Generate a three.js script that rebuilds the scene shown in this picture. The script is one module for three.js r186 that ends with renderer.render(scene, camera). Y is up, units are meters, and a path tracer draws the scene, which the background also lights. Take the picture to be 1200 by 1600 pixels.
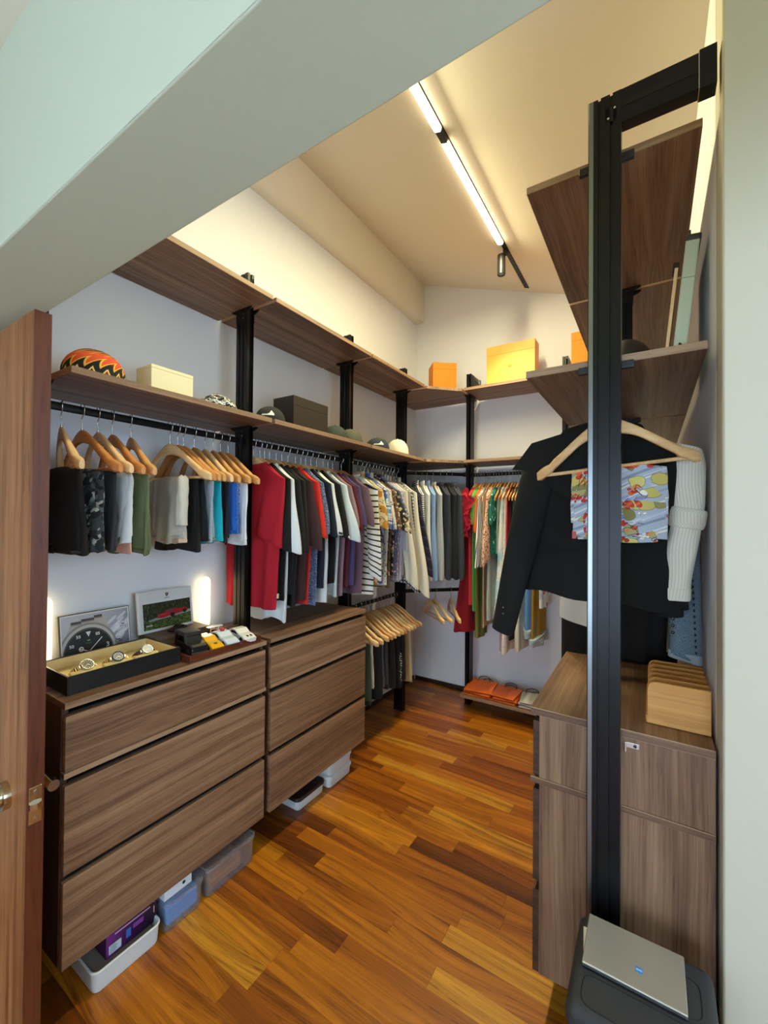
import * as THREE from 'three';
import { RoundedBoxGeometry } from 'three/addons/geometries/RoundedBoxGeometry.js';
import { mergeGeometries, mergeVertices } from 'three/addons/utils/BufferGeometryUtils.js';
import { RectAreaLightUniformsLib } from 'three/addons/lights/RectAreaLightUniformsLib.js';

// ---------------------------------------------------------------- camera, sky, exposure
RectAreaLightUniformsLib.init();
const scene = new THREE.Scene();
const camera = new THREE.PerspectiveCamera(2 * Math.atan(800 / 657.82) * 180 / Math.PI, 0.75, 0.02, 60);
camera.position.set(0, 1.5, 0);
camera.rotation.set(THREE.MathUtils.degToRad(0.6348), THREE.MathUtils.degToRad(32.5206), THREE.MathUtils.degToRad(0.4629), 'YXZ');
const renderer = new THREE.WebGLRenderer({ antialias: true });
renderer.toneMapping = THREE.LinearToneMapping;
renderer.toneMappingExposure = 1.2;
renderer.shadowMap.enabled = true;
scene.background = new THREE.Color(0.63, 0.81, 1.0);
scene.backgroundIntensity = 6.2;
const TUBE_LIGHT = 205, SPOT_LIGHT = 7, PILL_LIGHT = 0.16;

// ---------------------------------------------------------------- helpers
let seed = 12345;
const rnd = () => { seed = (seed + 0x6d2b79f5) | 0; let t = Math.imul(seed ^ (seed >>> 15), 1 | seed); t = (t + Math.imul(t ^ (t >>> 7), 61 | t)) ^ t; return ((t ^ (t >>> 14)) >>> 0) / 4294967296; };
const rr = (a, b) => a + (b - a) * rnd();
const V = (x, y, z) => new THREE.Vector3(x, y, z);
const lerp = (a, b, t) => a + (b - a) * t, clamp = (x, a = 0, b = 1) => Math.min(b, Math.max(a, x));
const smooth = (a, b, x) => { const t = clamp((x - a) / (b - a)); return t * t * (3 - 2 * t); };
const hash = (x, y, s) => { let h = Math.imul(x | 0, 374761393) + Math.imul(y | 0, 668265263) + Math.imul(s | 0, 2246822519); h = Math.imul(h ^ (h >>> 13), 1274126177); return ((h ^ (h >>> 16)) >>> 0) / 4294967296; };
const noise = (x, y, s = 0) => { const xi = Math.floor(x), yi = Math.floor(y), xf = x - xi, yf = y - yi, u = xf * xf * (3 - 2 * xf), v = yf * yf * (3 - 2 * yf); return lerp(lerp(hash(xi, yi, s), hash(xi + 1, yi, s), u), lerp(hash(xi, yi + 1, s), hash(xi + 1, yi + 1, s), u), v); };
const taken = {};
function numbered(n) { taken[n] = (taken[n] ?? -1) + 1; return taken[n] ? n + '_' + String(taken[n]).padStart(3, '0') : n; }
function tag(o, label, category, group) { o.userData.label = label; o.userData.category = category; if (group) o.userData.group = group; return o; }
function thing(name, label, category, [x, y, z] = [0, 0, 0], turn = 0, group) {
  const o = new THREE.Group(); o.name = numbered(name); scene.add(o); o.position.set(x, y, z); o.rotation.y = turn; return tag(o, label, category, group);
}
function obj(name, geos, mat, parent = scene, label) {
  let g = Array.isArray(geos) ? (geos.length > 1 ? mergeGeometries(geos.map((q) => { const a = q.index ? q.toNonIndexed() : q.clone(); for (const k of Object.keys(a.attributes)) if (!['position', 'normal', 'uv'].includes(k)) a.deleteAttribute(k); return a; })) : geos[0]) : geos;
  const m = new THREE.Mesh(g, mat); m.castShadow = m.receiveShadow = true; m.name = parent === scene ? numbered(name) : name; if (label) m.userData.label = label; parent.add(m); return m;
}
function struct(name, geos, mat, parent = scene) { const m = obj(name, geos, mat, parent); if (parent === scene) m.userData.kind = 'structure'; return m; }
function structGroup(name) { const o = new THREE.Group(); o.name = numbered(name); scene.add(o); o.userData.kind = 'structure'; return o; }
// uv in metres, u along the grain
function metric(g, grain = 'x', jitter = true) {
  g = g.index ? g.toNonIndexed() : g; const p = g.attributes.position, n = g.attributes.normal, uv = new Float32Array(p.count * 2), a = 'xyz'.indexOf(grain), ou = jitter ? rnd() * 3 : 0, ov = jitter ? rnd() * 3 : 0;
  for (let i = 0; i < p.count; i++) {
    const P = [p.getX(i), p.getY(i), p.getZ(i)], N = [Math.abs(n.getX(i)), Math.abs(n.getY(i)), Math.abs(n.getZ(i))], k = N.indexOf(Math.max(...N)), axes = [0, 1, 2].filter((q) => q !== k);
    let u, v; if (axes.includes(a)) { u = P[a]; v = P[axes.find((q) => q !== a)]; } else { u = P[axes[0]] * 0.15; v = P[axes[1]]; }
    uv[2 * i] = u + ou; uv[2 * i + 1] = v + ov;
  }
  g.setAttribute('uv', new THREE.BufferAttribute(uv, 2)); return g;
}
function box(w, h, d, x = 0, y = 0, z = 0, grain = 'x', r = 0) { const g = r > 0 ? new RoundedBoxGeometry(w, h, d, 2, r) : new THREE.BoxGeometry(w, h, d); g.translate(x, y, z); return metric(g, grain); }
const span = (x0, x1, y0, y1, z0, z1, grain = 'x', r = 0) => box(Math.abs(x1 - x0), Math.abs(y1 - y0), Math.abs(z1 - z0), (x0 + x1) / 2, (y0 + y1) / 2, (z0 + z1) / 2, grain, r);
function cyl(r0, r1, h, x = 0, y = 0, z = 0, axis = 'y', seg = 20) { const g = new THREE.CylinderGeometry(r0, r1, h, seg); if (axis === 'x') g.rotateZ(Math.PI / 2); if (axis === 'z') g.rotateX(Math.PI / 2); g.translate(x, y, z); return g.toNonIndexed(); }
function tube(pts, r, seg = 24, rad = 8, closed = false) { return new THREE.TubeGeometry(new THREE.CatmullRomCurve3(pts, closed), seg, r, rad, closed).toNonIndexed(); }
// closed loft through rings of equal length; uv = (arc length, height)
function loft(rings, caps = true, uvs = 1, vOff = 0) {
  const R = rings.length, C = rings[0].length, pos = [], uv = [], idx = [];
  let vLen = 0;
  for (let i = 0; i < R; i++) {
    if (i) vLen += rings[i][0].distanceTo(rings[i - 1][0]);
    let a = 0;
    for (let j = 0; j <= C; j++) { const p = rings[i][j % C]; if (j) a += p.distanceTo(rings[i][j - 1]); pos.push(p.x, p.y, p.z); uv.push(a * uvs, -vLen * uvs + vOff); }
  }
  for (let i = 0; i < R - 1; i++) for (let j = 0; j < C; j++) { const a = i * (C + 1) + j, b = a + 1, c = a + C + 1, d = c + 1; idx.push(a, c, b, b, c, d); }
  const shell = new THREE.BufferGeometry(); shell.setAttribute('position', new THREE.Float32BufferAttribute(pos, 3)); shell.setAttribute('uv', new THREE.Float32BufferAttribute(uv, 2)); shell.setIndex(idx); shell.computeVertexNormals();
  { // smooth the seam
    const n = shell.attributes.normal; for (let i = 0; i < R; i++) { const a = i * (C + 1), b = a + C, v = V(n.getX(a) + n.getX(b), n.getY(a) + n.getY(b), n.getZ(a) + n.getZ(b)).normalize(); n.setXYZ(a, v.x, v.y, v.z); n.setXYZ(b, v.x, v.y, v.z); }
  }
  const out = [shell.toNonIndexed()];
  if (caps) for (const [ring, flip] of [[rings[0], false], [rings[R - 1], true]]) {
    const c = V(0, 0, 0); ring.forEach((p) => c.add(p)); c.multiplyScalar(1 / C); const q = [], w = [];
    for (let j = 0; j < C; j++) { const a = ring[j], b = ring[(j + 1) % C]; for (const p of flip ? [c, b, a] : [c, a, b]) { q.push(p.x, p.y, p.z); w.push(p.x * uvs, p.z * uvs); } }
    const g = new THREE.BufferGeometry(); g.setAttribute('position', new THREE.Float32BufferAttribute(q, 3)); g.setAttribute('uv', new THREE.Float32BufferAttribute(w, 2)); g.computeVertexNormals(); out.push(g);
  }
  return mergeGeometries(out);
}
function extrude(pts, depth, bevel = 0, holes = []) {
  const s = new THREE.Shape(pts.map(([x, y]) => new THREE.Vector2(x, y))); for (const h of holes) s.holes.push(new THREE.Path(h.map(([x, y]) => new THREE.Vector2(x, y))));
  const g = new THREE.ExtrudeGeometry(s, { depth: depth - 2 * bevel, bevelEnabled: bevel > 0, bevelSize: bevel, bevelThickness: bevel, bevelSegments: 2, curveSegments: 12 }); g.translate(0, 0, bevel); return g;
}

// ---------------------------------------------------------------- textures
function canvasTex(w, h, draw, rx = 1, ry = 1) {
  const c = document.createElement('canvas'); c.width = w; c.height = h; draw(c.getContext('2d'), w, h);
  const t = new THREE.CanvasTexture(c); t.colorSpace = THREE.SRGBColorSpace; t.wrapS = t.wrapT = THREE.RepeatWrapping; t.repeat.set(rx, ry); return t;
}
function dataTex(w, h, f, srgb, wm, hm) {
  const a = new Uint8Array(w * h * 4); for (let j = 0; j < h; j++) for (let i = 0; i < w; i++) { const c = f(i / w, j / h), k = (j * w + i) * 4; a[k] = clamp(c[0], 0, 255); a[k + 1] = clamp(c[1], 0, 255); a[k + 2] = clamp(c[2], 0, 255); a[k + 3] = 255; }
  const t = new THREE.DataTexture(a, w, h, THREE.RGBAFormat); t.magFilter = THREE.LinearFilter; t.minFilter = THREE.LinearFilter; t.wrapS = t.wrapT = THREE.MirroredRepeatWrapping; if (srgb) t.colorSpace = THREE.SRGBColorSpace; t.repeat.set(1 / wm, 1 / hm); t.needsUpdate = true; return t;
}
const mix3 = (a, b, t) => [lerp(a[0], b[0], t), lerp(a[1], b[1], t), lerp(a[2], b[2], t)];
function woodTex(dark, mid, light, o = {}) {
  const { wm = 1.2, hm = 0.6, w = 1024, h = 512, s = 1, fine = 1, arch = 0.5 } = o;
  return dataTex(w, h, (u, v) => {
    const x = u * wm, y = v * hm;
    const warp = (noise(x * 2.2, y * 5, s) - 0.5) * 0.05 * arch + (noise(x * 6, y * 12, s + 1) - 0.5) * 0.008;
    const yy = y + warp;
    let a = noise(x * 1.2, yy * 42, s + 2) * 0.5 + noise(x * 3, yy * 130 * fine, s + 3) * 0.32 + noise(x * 9, yy * 420 * fine, s + 4) * 0.3;
    const pore = smooth(0.72, 0.95, noise(x * 14, yy * 520 * fine, s + 7)) * 0.35;
    a = a * 0.95 - pore * 0.6 + (noise(x * 0.9, y * 4, s + 5) - 0.5) * 0.22;
    const c = a < 0.5 ? mix3(dark, mid, clamp(a * 2)) : mix3(mid, light, clamp(a * 2 - 1)); return c;
  }, true, wm, hm);
}
const T = {
  walnut: woodTex([80, 56, 42], [130, 98, 74], [170, 136, 106], { s: 3, fine: 1.15 }),
  edge: woodTex([112, 86, 66], [152, 122, 96], [184, 154, 124], { s: 17, w: 512, h: 256 }),
  door: woodTex([104, 60, 33], [164, 106, 62], [206, 148, 98], { s: 31, fine: 0.45, hm: 0.9 }),
  teak: woodTex([98, 74, 52], [196, 178, 156], [250, 242, 228], { s: 55, wm: 1.1, hm: 0.32, arch: 2.0, fine: 0.7 }),
  beech: woodTex([196, 150, 98], [222, 180, 126], [236, 200, 150], { s: 71, wm: 0.5, hm: 0.25, w: 512, h: 256 }),
  bamboo: woodTex([186, 122, 52], [214, 152, 76], [232, 178, 104], { s: 91, wm: 0.6, hm: 0.15, w: 512, h: 256, fine: 0.5 }),
};
const bump = dataTex(256, 256, (u, v) => { const a = 120 + 90 * (Math.sin(u * 2 * Math.PI * 64) * Math.sin(v * 2 * Math.PI * 64)) * 0.6 + 50 * (noise(u * 40, v * 40, 5) - 0.5); return [a, a, a]; }, false, 0.1, 0.1);
const plaster = dataTex(512, 512, (u, v) => { const a = 128 + 70 * (noise(u * 60, v * 60, 9) - 0.5) + 50 * (noise(u * 160, v * 160, 10) - 0.5) + 40 * (noise(u * 9, v * 9, 12) - 0.5); return [a, a, a]; }, false, 1.2, 1.2);
const brushed = dataTex(256, 256, (u, v) => { const a = 90 + 70 * noise(u * 3, v * 190, 8); return [a, a, a]; }, false, 0.2, 0.2);

// ---------------------------------------------------------------- materials
const mat = (color, rough = 0.8, o = {}) => new THREE.MeshStandardMaterial({ color, roughness: rough, ...o });
const M = {
  wall: mat('#eceef5', 0.9, { bumpMap: plaster, bumpScale: 0.0006 }),
  lobby: mat('#cbd4bd', 0.9, { bumpMap: plaster, bumpScale: 0.0006 }),
  hall: mat('#9a9c96', 0.9),
  partition: mat('#c9c4b1', 0.9, { bumpMap: plaster, bumpScale: 0.0006 }),
  hallCeiling: mat('#f0e8d6', 0.9),
  ceiling: mat('#ece6d8', 0.92, { bumpMap: plaster, bumpScale: 0.0005 }),
  walnut: mat('#ffffff', 0.48, { map: T.walnut }),
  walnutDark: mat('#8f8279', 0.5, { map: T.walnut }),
  edge: mat('#ffffff', 0.5, { map: T.edge }),
  door: mat('#ffffff', 0.42, { map: T.door }),
  black: mat('#141312', 0.5),
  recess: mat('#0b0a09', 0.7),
  post: mat('#16171a', 0.32, { metalness: 0.55 }),
  channel: mat('#0a0a0b', 0.5, { metalness: 0.3 }),
  rod: mat('#131315', 0.38, { metalness: 0.5 }),
  bracket: mat('#303336', 0.45, { metalness: 0.5 }),
  chrome: mat('#cfd2d4', 0.2, { metalness: 1 }),
  brass: mat('#c9c0a4', 0.26, { metalness: 1, roughnessMap: brushed }),
  beech: mat('#ffffff', 0.5, { map: T.beech }),
  beech2: mat('#e9cfae', 0.5, { map: T.beech }),
  beech3: mat('#dfb58a', 0.5, { map: T.beech }),
  bamboo: mat('#ffffff', 0.5, { map: T.bamboo }),
  skirting: mat('#2c1c13', 0.5),
};
const TINT = ['#c27a18', '#ca821b', '#b46e15', '#d39023', '#9c5a12', '#bc7416', '#dfa634', '#7d4610', '#c57f19', '#ac6713'];
M.planks = TINT.map((c) => mat(c, 0.36, { map: T.teak }));
const cloth = (color, o = {}) => new THREE.MeshPhysicalMaterial({ color, roughness: 0.92, sheen: 0.15, sheenRoughness: 0.6, bumpMap: bump, bumpScale: 0.0005, side: THREE.DoubleSide, ...o });
const printed = (t, o = {}) => cloth('#ffffff', { map: t, ...o });
const P = {}; // cloth prints; uv in metres, so repeat = 1 / size
const print = (name, sizeX, sizeY, w, h, draw) => (P[name] = printed(canvasTex(w, h, draw, 1 / sizeX, 1 / sizeY)));
const fill = (g, c, w, h) => { g.fillStyle = c; g.fillRect(0, 0, w, h); };
function blobs(g, w, h, n, cols, r0, r1, squish = 0.6) { for (let i = 0; i < n; i++) { const x = rnd() * w, y = rnd() * h, r = rr(r0, r1), a = rnd() * 6.28; g.fillStyle = cols[Math.floor(rnd() * cols.length)]; for (const dx of [-w, 0, w]) for (const dy of [-h, 0, h]) { g.beginPath(); g.ellipse(x + dx, y + dy, r, r * squish, a, 0, 6.3); g.fill(); } } }
function flowers(g, w, h, n, cols, r) { for (let i = 0; i < n; i++) { const x = rnd() * w, y = rnd() * h, q = rr(r * 0.6, r); g.fillStyle = cols[Math.floor(rnd() * cols.length)]; for (let k = 0; k < 5; k++) { const a = k * 1.2566 + i; g.beginPath(); g.arc(x + Math.cos(a) * q * 0.6, y + Math.sin(a) * q * 0.6, q * 0.5, 0, 6.3); g.fill(); } g.fillStyle = cols[(i + 1) % cols.length]; g.beginPath(); g.arc(x, y, q * 0.35, 0, 6.3); g.fill(); } }
function plaid(g, w, h, base, bands) { fill(g, base, w, h); for (const [c, p, s, a] of bands) { g.globalAlpha = a; g.fillStyle = c; g.fillRect(p * w, 0, s * w, h); g.fillRect(0, p * h, w, s * h); } g.globalAlpha = 1; }
function speck(g, w, h, n, cols, s = 2) { for (let i = 0; i < n; i++) { g.fillStyle = cols[Math.floor(rnd() * cols.length)]; g.fillRect(rnd() * w, rnd() * h, s, s * rr(0.6, 3)); } }
print('camo', 0.22, 0.22, 256, 256, (g, w, h) => { fill(g, '#3a4147', w, h); blobs(g, w, h, 60, ['#1d232c', '#5c6468', '#22282f', '#8d9290'], 6, 26); blobs(g, w, h, 90, ['#c6c9c0', '#14191f', '#a6a99f', '#10151b'], 4, 14); });
const denim = (n, base, cols) => print(n, 0.12, 0.12, 256, 256, (g, w, h) => { fill(g, base, w, h); speck(g, w, h, 9000, cols, 1.4); });
denim('denimDark', '#1c2530', ['#2b3746', '#121922', '#354556']); denim('denimLight', '#9aa8b5', ['#c0cad2', '#7f8fa0', '#aab6c0']); denim('denimMid', '#5c6f7c', ['#788b96', '#465a68', '#90a2ac']); denim('denimGreen', '#2f3b3a', ['#46534f', '#232c2c', '#56645e']); denim('denimBlue', '#4f86c4', ['#7ba7d8', '#3a6aa6', '#a6c6e6']); denim('heather', '#b5b1a8', ['#c6c2ba', '#a39f96', '#d0ccc4']);
print('stripeWide', 0.3, 0.036, 64, 64, (g, w, h) => { fill(g, '#e9ebea', w, h); g.fillStyle = '#1d2330'; g.fillRect(0, 40, w, 17); });
print('stripeFine', 0.1, 0.016, 64, 32, (g, w, h) => { fill(g, '#e6e6e2', w, h); g.fillStyle = '#23283a'; g.fillRect(0, 16, w, 13); });
print('stripeVert', 0.02, 0.3, 64, 64, (g, w, h) => { fill(g, '#ecebe6', w, h); g.fillStyle = '#27324c'; g.fillRect(10, 0, 26, h); });
print('navyPattern', 0.07, 0.07, 256, 256, (g, w, h) => { fill(g, '#27375c', w, h); speck(g, w, h, 900, ['#8fa3cc', '#5e76aa', '#c3cde4'], 5); });
print('tanFloral', 0.26, 0.26, 256, 256, (g, w, h) => { fill(g, '#d9c59a', w, h); blobs(g, w, h, 16, ['#b87a2c', '#c98b33'], 14, 30, 0.7); g.strokeStyle = '#3c3a30'; g.lineWidth = 3; for (let i = 0; i < 26; i++) { g.beginPath(); const x = rnd() * w, y = rnd() * h; g.moveTo(x, y); g.quadraticCurveTo(x + 20, y - 10, x + 34, y + 12); g.stroke(); } blobs(g, w, h, 14, ['#6d7a5e', '#2e3a35'], 5, 10, 0.5); });
print('plaidBlue', 0.1, 0.1, 256, 256, (g, w, h) => plaid(g, w, h, '#d7e2ee', [['#2b4f9a', 0.05, 0.3, 0.75], ['#7fc3dc', 0.42, 0.16, 0.6], ['#b64b5e', 0.66, 0.06, 0.6], ['#24356e', 0.8, 0.12, 0.7]]));
print('plaidNavy', 0.08, 0.08, 256, 256, (g, w, h) => plaid(g, w, h, '#232a44', [['#0f1424', 0.1, 0.35, 0.8], ['#4d5a86', 0.6, 0.08, 0.7], ['#6f1f33', 0.82, 0.05, 0.6]]));
print('plaidPink', 0.07, 0.07, 256, 256, (g, w, h) => plaid(g, w, h, '#e3dcdf', [['#7f8fb8', 0.1, 0.3, 0.6], ['#b3737f', 0.6, 0.12, 0.6], ['#4a5478', 0.82, 0.06, 0.7]]));
print('brownFloral', 0.16, 0.16, 256, 256, (g, w, h) => { fill(g, '#5d4534', w, h); flowers(g, w, h, 60, ['#c7a98a', '#94573a', '#2d2420', '#d9c8a8'], 13); });
print('darkFloral', 0.18, 0.18, 256, 256, (g, w, h) => { fill(g, '#22242d', w, h); flowers(g, w, h, 55, ['#d8c79a', '#b79a5e', '#e6dcc2', '#5b6478'], 17); });
print('violetFloral', 0.14, 0.14, 256, 256, (g, w, h) => { fill(g, '#59628c', w, h); flowers(g, w, h, 60, ['#e4dcd2', '#a98fa6', '#2b3158', '#d0b890'], 12); });
print('greyFloral', 0.14, 0.14, 256, 256, (g, w, h) => { fill(g, '#d8d6d2', w, h); flowers(g, w, h, 40, ['#3b465e', '#8a97a8', '#6f7888'], 10); });
print('checkFine', 0.02, 0.02, 64, 64, (g, w, h) => { fill(g, '#c9c4c2', w, h); g.fillStyle = '#5d4f52'; for (let i = 0; i < 4; i++) for (let j = 0; j < 4; j++) if ((i + j) % 2) g.fillRect(i * 16, j * 16, 16, 16); });
print('gingham', 0.024, 0.024, 64, 64, (g, w, h) => { fill(g, '#e8e8e6', w, h); g.fillStyle = 'rgba(30,34,52,.62)'; g.fillRect(0, 0, 32, h); g.fillRect(0, 0, w, 32); });
print('leopard', 0.17, 0.17, 256, 256, (g, w, h) => { fill(g, '#e6b79c', w, h); for (let i = 0; i < 70; i++) { const x = rnd() * w, y = rnd() * h; g.fillStyle = '#8c3326'; g.beginPath(); g.ellipse(x, y, 9, 6, rnd() * 6, 0, 6.3); g.fill(); g.fillStyle = '#3a1a18'; g.beginPath(); g.arc(x + 4, y - 3, 3.4, 0, 6.3); g.fill(); } });
print('tieDye', 0.9, 0.7, 512, 512, (g, w, h) => { fill(g, '#dfe4dc', w, h); g.globalAlpha = 0.16; for (const [c, y0, n] of [['#6db7dc', 0.32, 60], ['#e9a06a', 0.44, 40], ['#7fc2e2', 0.62, 80], ['#efc9b0', 0.85, 50], ['#74b8da', 0.8, 30]]) for (let i = 0; i < n; i++) { g.fillStyle = c; g.beginPath(); g.ellipse(rnd() * w, (y0 + rr(-0.1, 0.1)) * h, rr(14, 60), rr(8, 30), rnd() * 3, 0, 6.3); g.fill(); } g.globalAlpha = 0.6; g.strokeStyle = '#5d8aa8'; g.lineWidth = 1.4; for (let i = 0; i < 90; i++) { const x = rnd() * w, y = h * rr(0.45, 0.75); g.beginPath(); g.arc(x, y, rr(6, 22), 0, 4); g.stroke(); } g.globalAlpha = 1; });
print('greyDotted', 0.1, 0.1, 256, 256, (g, w, h) => { fill(g, '#b9bdb4', w, h); blobs(g, w, h, 80, ['#8d948c', '#d5d8cf', '#70786f'], 3, 9, 0.5); });
print('rib', 0.008, 0.3, 64, 64, (g, w, h) => { fill(g, '#e6e2d4', w, h); g.fillStyle = '#cfcabb'; g.fillRect(0, 0, 16, h); });
print('blackWhite', 0.05, 0.012, 64, 32, (g, w, h) => { fill(g, '#e0e0dc', w, h); g.fillStyle = '#111'; g.fillRect(0, 0, w, 18); });
print('palm', 0.2, 0.2, 256, 256, (g, w, h) => { fill(g, '#0f6b57', w, h); blobs(g, w, h, 40, ['#f0f0ea', '#0a3d34', '#18202a'], 4, 16, 0.35); });
print('pinkGrid', 0.06, 0.06, 64, 64, (g, w, h) => { fill(g, '#ecdcd6', w, h); g.strokeStyle = '#b59a98'; g.lineWidth = 2; g.strokeRect(0, 0, w, h); });
print('scarf', 0.3, 0.3, 1024, 1024, (g, w, h) => { // irregular silk illustration of cloud bands, hills, roofs and red figures
  fill(g, '#aeb9ca', w, h);
  for (let i = 0; i < 46; i++) { g.strokeStyle = ['#8793ad', '#d6dbe2', '#9aa6bc', '#e4e2da', '#bcc6d6'][i % 5]; g.lineWidth = rr(6, 26); const y = i * 46 - 500; g.beginPath(); g.moveTo(-20, y + 520); g.bezierCurveTo(w * 0.3, y + rr(250, 420), w * 0.6, y + rr(140, 260), w + 20, y); g.stroke(); }
  const lobe = (x, y, r, n, c, line) => { g.fillStyle = c; g.beginPath(); const p = []; for (let k = 0; k < n; k++) { const a = k / n * 6.2832, q = r * rr(0.55, 1.1); p.push([x + Math.cos(a) * q, y + Math.sin(a) * q * 0.7]); } g.moveTo((p[0][0] + p[n - 1][0]) / 2, (p[0][1] + p[n - 1][1]) / 2); for (let k = 0; k < n; k++) { const b = p[(k + 1) % n]; g.quadraticCurveTo(p[k][0], p[k][1], (p[k][0] + b[0]) / 2, (p[k][1] + b[1]) / 2); } g.fill(); if (line) { g.strokeStyle = line; g.lineWidth = 4; g.stroke(); } };
  for (let i = 0; i < 26; i++) lobe(rnd() * w, rnd() * h, rr(50, 120), 9, ['#9a9460', '#8a8650', '#cbbd6c', '#b2ab74', '#d9cc7a'][i % 5], '#6f6a44');
  for (let i = 0; i < 24; i++) { const x = rnd() * w, y = rnd() * h; for (let k = 0; k < 5; k++) lobe(x + rr(-70, 70), y + rr(-50, 50), rr(18, 46), 7, ['#d8442f', '#e2683c', '#c4352f', '#e88a52'][(i + k) % 4], k % 2 ? '#8c2a22' : null); g.strokeStyle = '#5b2a26'; g.lineWidth = 5; for (let k = 0; k < 4; k++) { g.beginPath(); g.moveTo(x, y); g.quadraticCurveTo(x + rr(-60, 60), y + rr(-80, 10), x + rr(-110, 110), y + rr(-60, 80)); g.stroke(); } }
  for (let i = 0; i < 12; i++) { const x = rnd() * w, y = rnd() * h, a = rr(70, 130), b = rr(30, 60); g.fillStyle = ['#5a60a8', '#7d80bd', '#4a5196'][i % 3]; g.beginPath(); g.moveTo(x, y); g.lineTo(x + a, y - 26); g.lineTo(x + a - 30, y + b - 26); g.lineTo(x - 30, y + b); g.fill(); g.strokeStyle = '#d9d6ea'; g.lineWidth = 3; for (let k = 1; k < 6; k++) { g.beginPath(); g.moveTo(x + a * k / 6, y - 26 * k / 6); g.lineTo(x - 30 + a * k / 6, y + b - 26 * k / 6); g.stroke(); } }
  for (let i = 0; i < 18; i++) lobe(rnd() * w, rnd() * h, rr(16, 44), 8, ['#f0ece0', '#e6dccb', '#f4f1ea'][i % 3], '#b9b2a0');
});
const C = (c) => cloth(c);

// ---------------------------------------------------------------- the room
const WX = -1.87, BZ = -3.47, RX = 0.137, PZ = -1.245, HY = 2.06, HZ0 = -0.304, HZ1 = -0.476;
const ceilY = (x) => 3.65 - 0.345 * (x + 1.79);
// floor: boards of teak laid across the room
const floor = structGroup('floor');
obj('subfloor', span(-2.75, 1.75, -0.12, -0.014, BZ - 0.15, 2.65), mat('#4a2a14', 0.8), floor);
{
  let row = 0;
  for (let z = HZ0 + 0.1; z > BZ - 0.02; z -= 0.0785, row++) {
    let x = WX - rr(0, 0.5);
    while (x < RX + 0.02) {
      const L = rr(0.38, 0.92), a = Math.max(x, WX), b = Math.min(x + L, RX);
      if (b - a > 0.02) obj('plank', span(a + 0.0004, b - 0.0004, -0.014, rr(-0.0004, 0), z - 0.0782, z, 'x'), M.planks[Math.floor(rnd() * rnd() * 0.999 * TINT.length + rnd() * 3) % TINT.length], floor);
      x += L;
    }
  }
  obj('hall_floor', [span(-2.75, 1.75, -0.014, 0, HZ0 + 0.1, 2.65), span(RX, 1.75, -0.014, 0, PZ, HZ0 + 0.1)], M.planks[0], floor);
}
struct('wall_left', span(WX - 0.15, WX, -0.1, 3.75, BZ - 0.15, HZ1 - 0.001), M.wall);
struct('wall_back', span(WX, 0.3, -0.1, 3.75, BZ - 0.15, BZ), M.wall);
struct('wall_right', span(RX, 0.3, -0.1, 3.3, BZ, PZ - 0.12, 'x'), M.wall);
struct('wall_partition', span(RX, 1.75, -0.1, 3.3, PZ - 0.12, PZ, 'x', 0.006), M.partition);
{ // sloping ceiling of the wardrobe
  const g = extrude([[WX - 0.15, ceilY(WX - 0.15)], [1.75, ceilY(1.75)], [1.75, ceilY(1.75) + 0.15], [WX - 0.15, ceilY(WX - 0.15) + 0.15]], 3.4); g.translate(0, 0, BZ - 0.15); struct('ceiling', metric(g.toNonIndexed(), 'x'), M.ceiling);
}
struct('trim_1', span(WX, -1.79, 3.305, 3.80, BZ, HZ1, 'z'), M.ceiling);
struct('wall_header', span(-2.75, 1.75, HY, 3.85, HZ1, HZ0, 'x', 0.004), M.lobby);
struct('wall_front', span(-2.75, -2.2, -0.1, HY, HZ1, HZ0), M.lobby);
struct('ceiling', span(-2.75, 1.75, 2.49, 2.6, HZ0, 2.65), M.hallCeiling);
struct('wall_hall_left', span(-2.75, -2.6, -0.1, 2.6, HZ0, 2.65), M.hall);
struct('wall_hall_right', [span(1.6, 1.75, -0.1, 0.85, PZ, 2.65), span(1.6, 1.75, 2.35, 3.4, PZ, 2.65), span(1.6, 1.75, 0.85, 2.35, PZ, -1.16), span(1.6, 1.75, 0.85, 2.35, 0.45, 2.65)], M.lobby);
struct('wall_hall_back', [span(-2.6, -1.3, -0.1, 2.6, 2.5, 2.65), span(1.3, 1.6, -0.1, 2.6, 2.5, 2.65), span(-1.3, 1.3, -0.1, 0.2, 2.5, 2.65), span(-1.3, 1.3, 2.0, 2.6, 2.5, 2.65)], M.hall);
{ // a second window, behind the viewer
  const w = structGroup('window_2'), fm = mat('#e8e8e4', 0.5), pane = new THREE.MeshPhysicalMaterial({ color: '#ffffff', roughness: 0, transmission: 1, thickness: 0 });
  for (const x of [-1.27, 0.0, 1.27]) obj('window_frame', span(x - 0.03, x + 0.03, 0.2, 2.0, 2.53, 2.6), fm, w);
  for (const y of [0.23, 1.97]) obj('window_frame', span(-1.24, 1.24, y - 0.03, y + 0.03, 2.53, 2.6), fm, w);
  for (const [a, b] of [[-1.24, -0.03], [0.03, 1.24]]) { const g = new THREE.PlaneGeometry(b - a, 1.68); g.translate((a + b) / 2, 1.1, 2.56); obj('pane', g, pane, w); }
}
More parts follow.
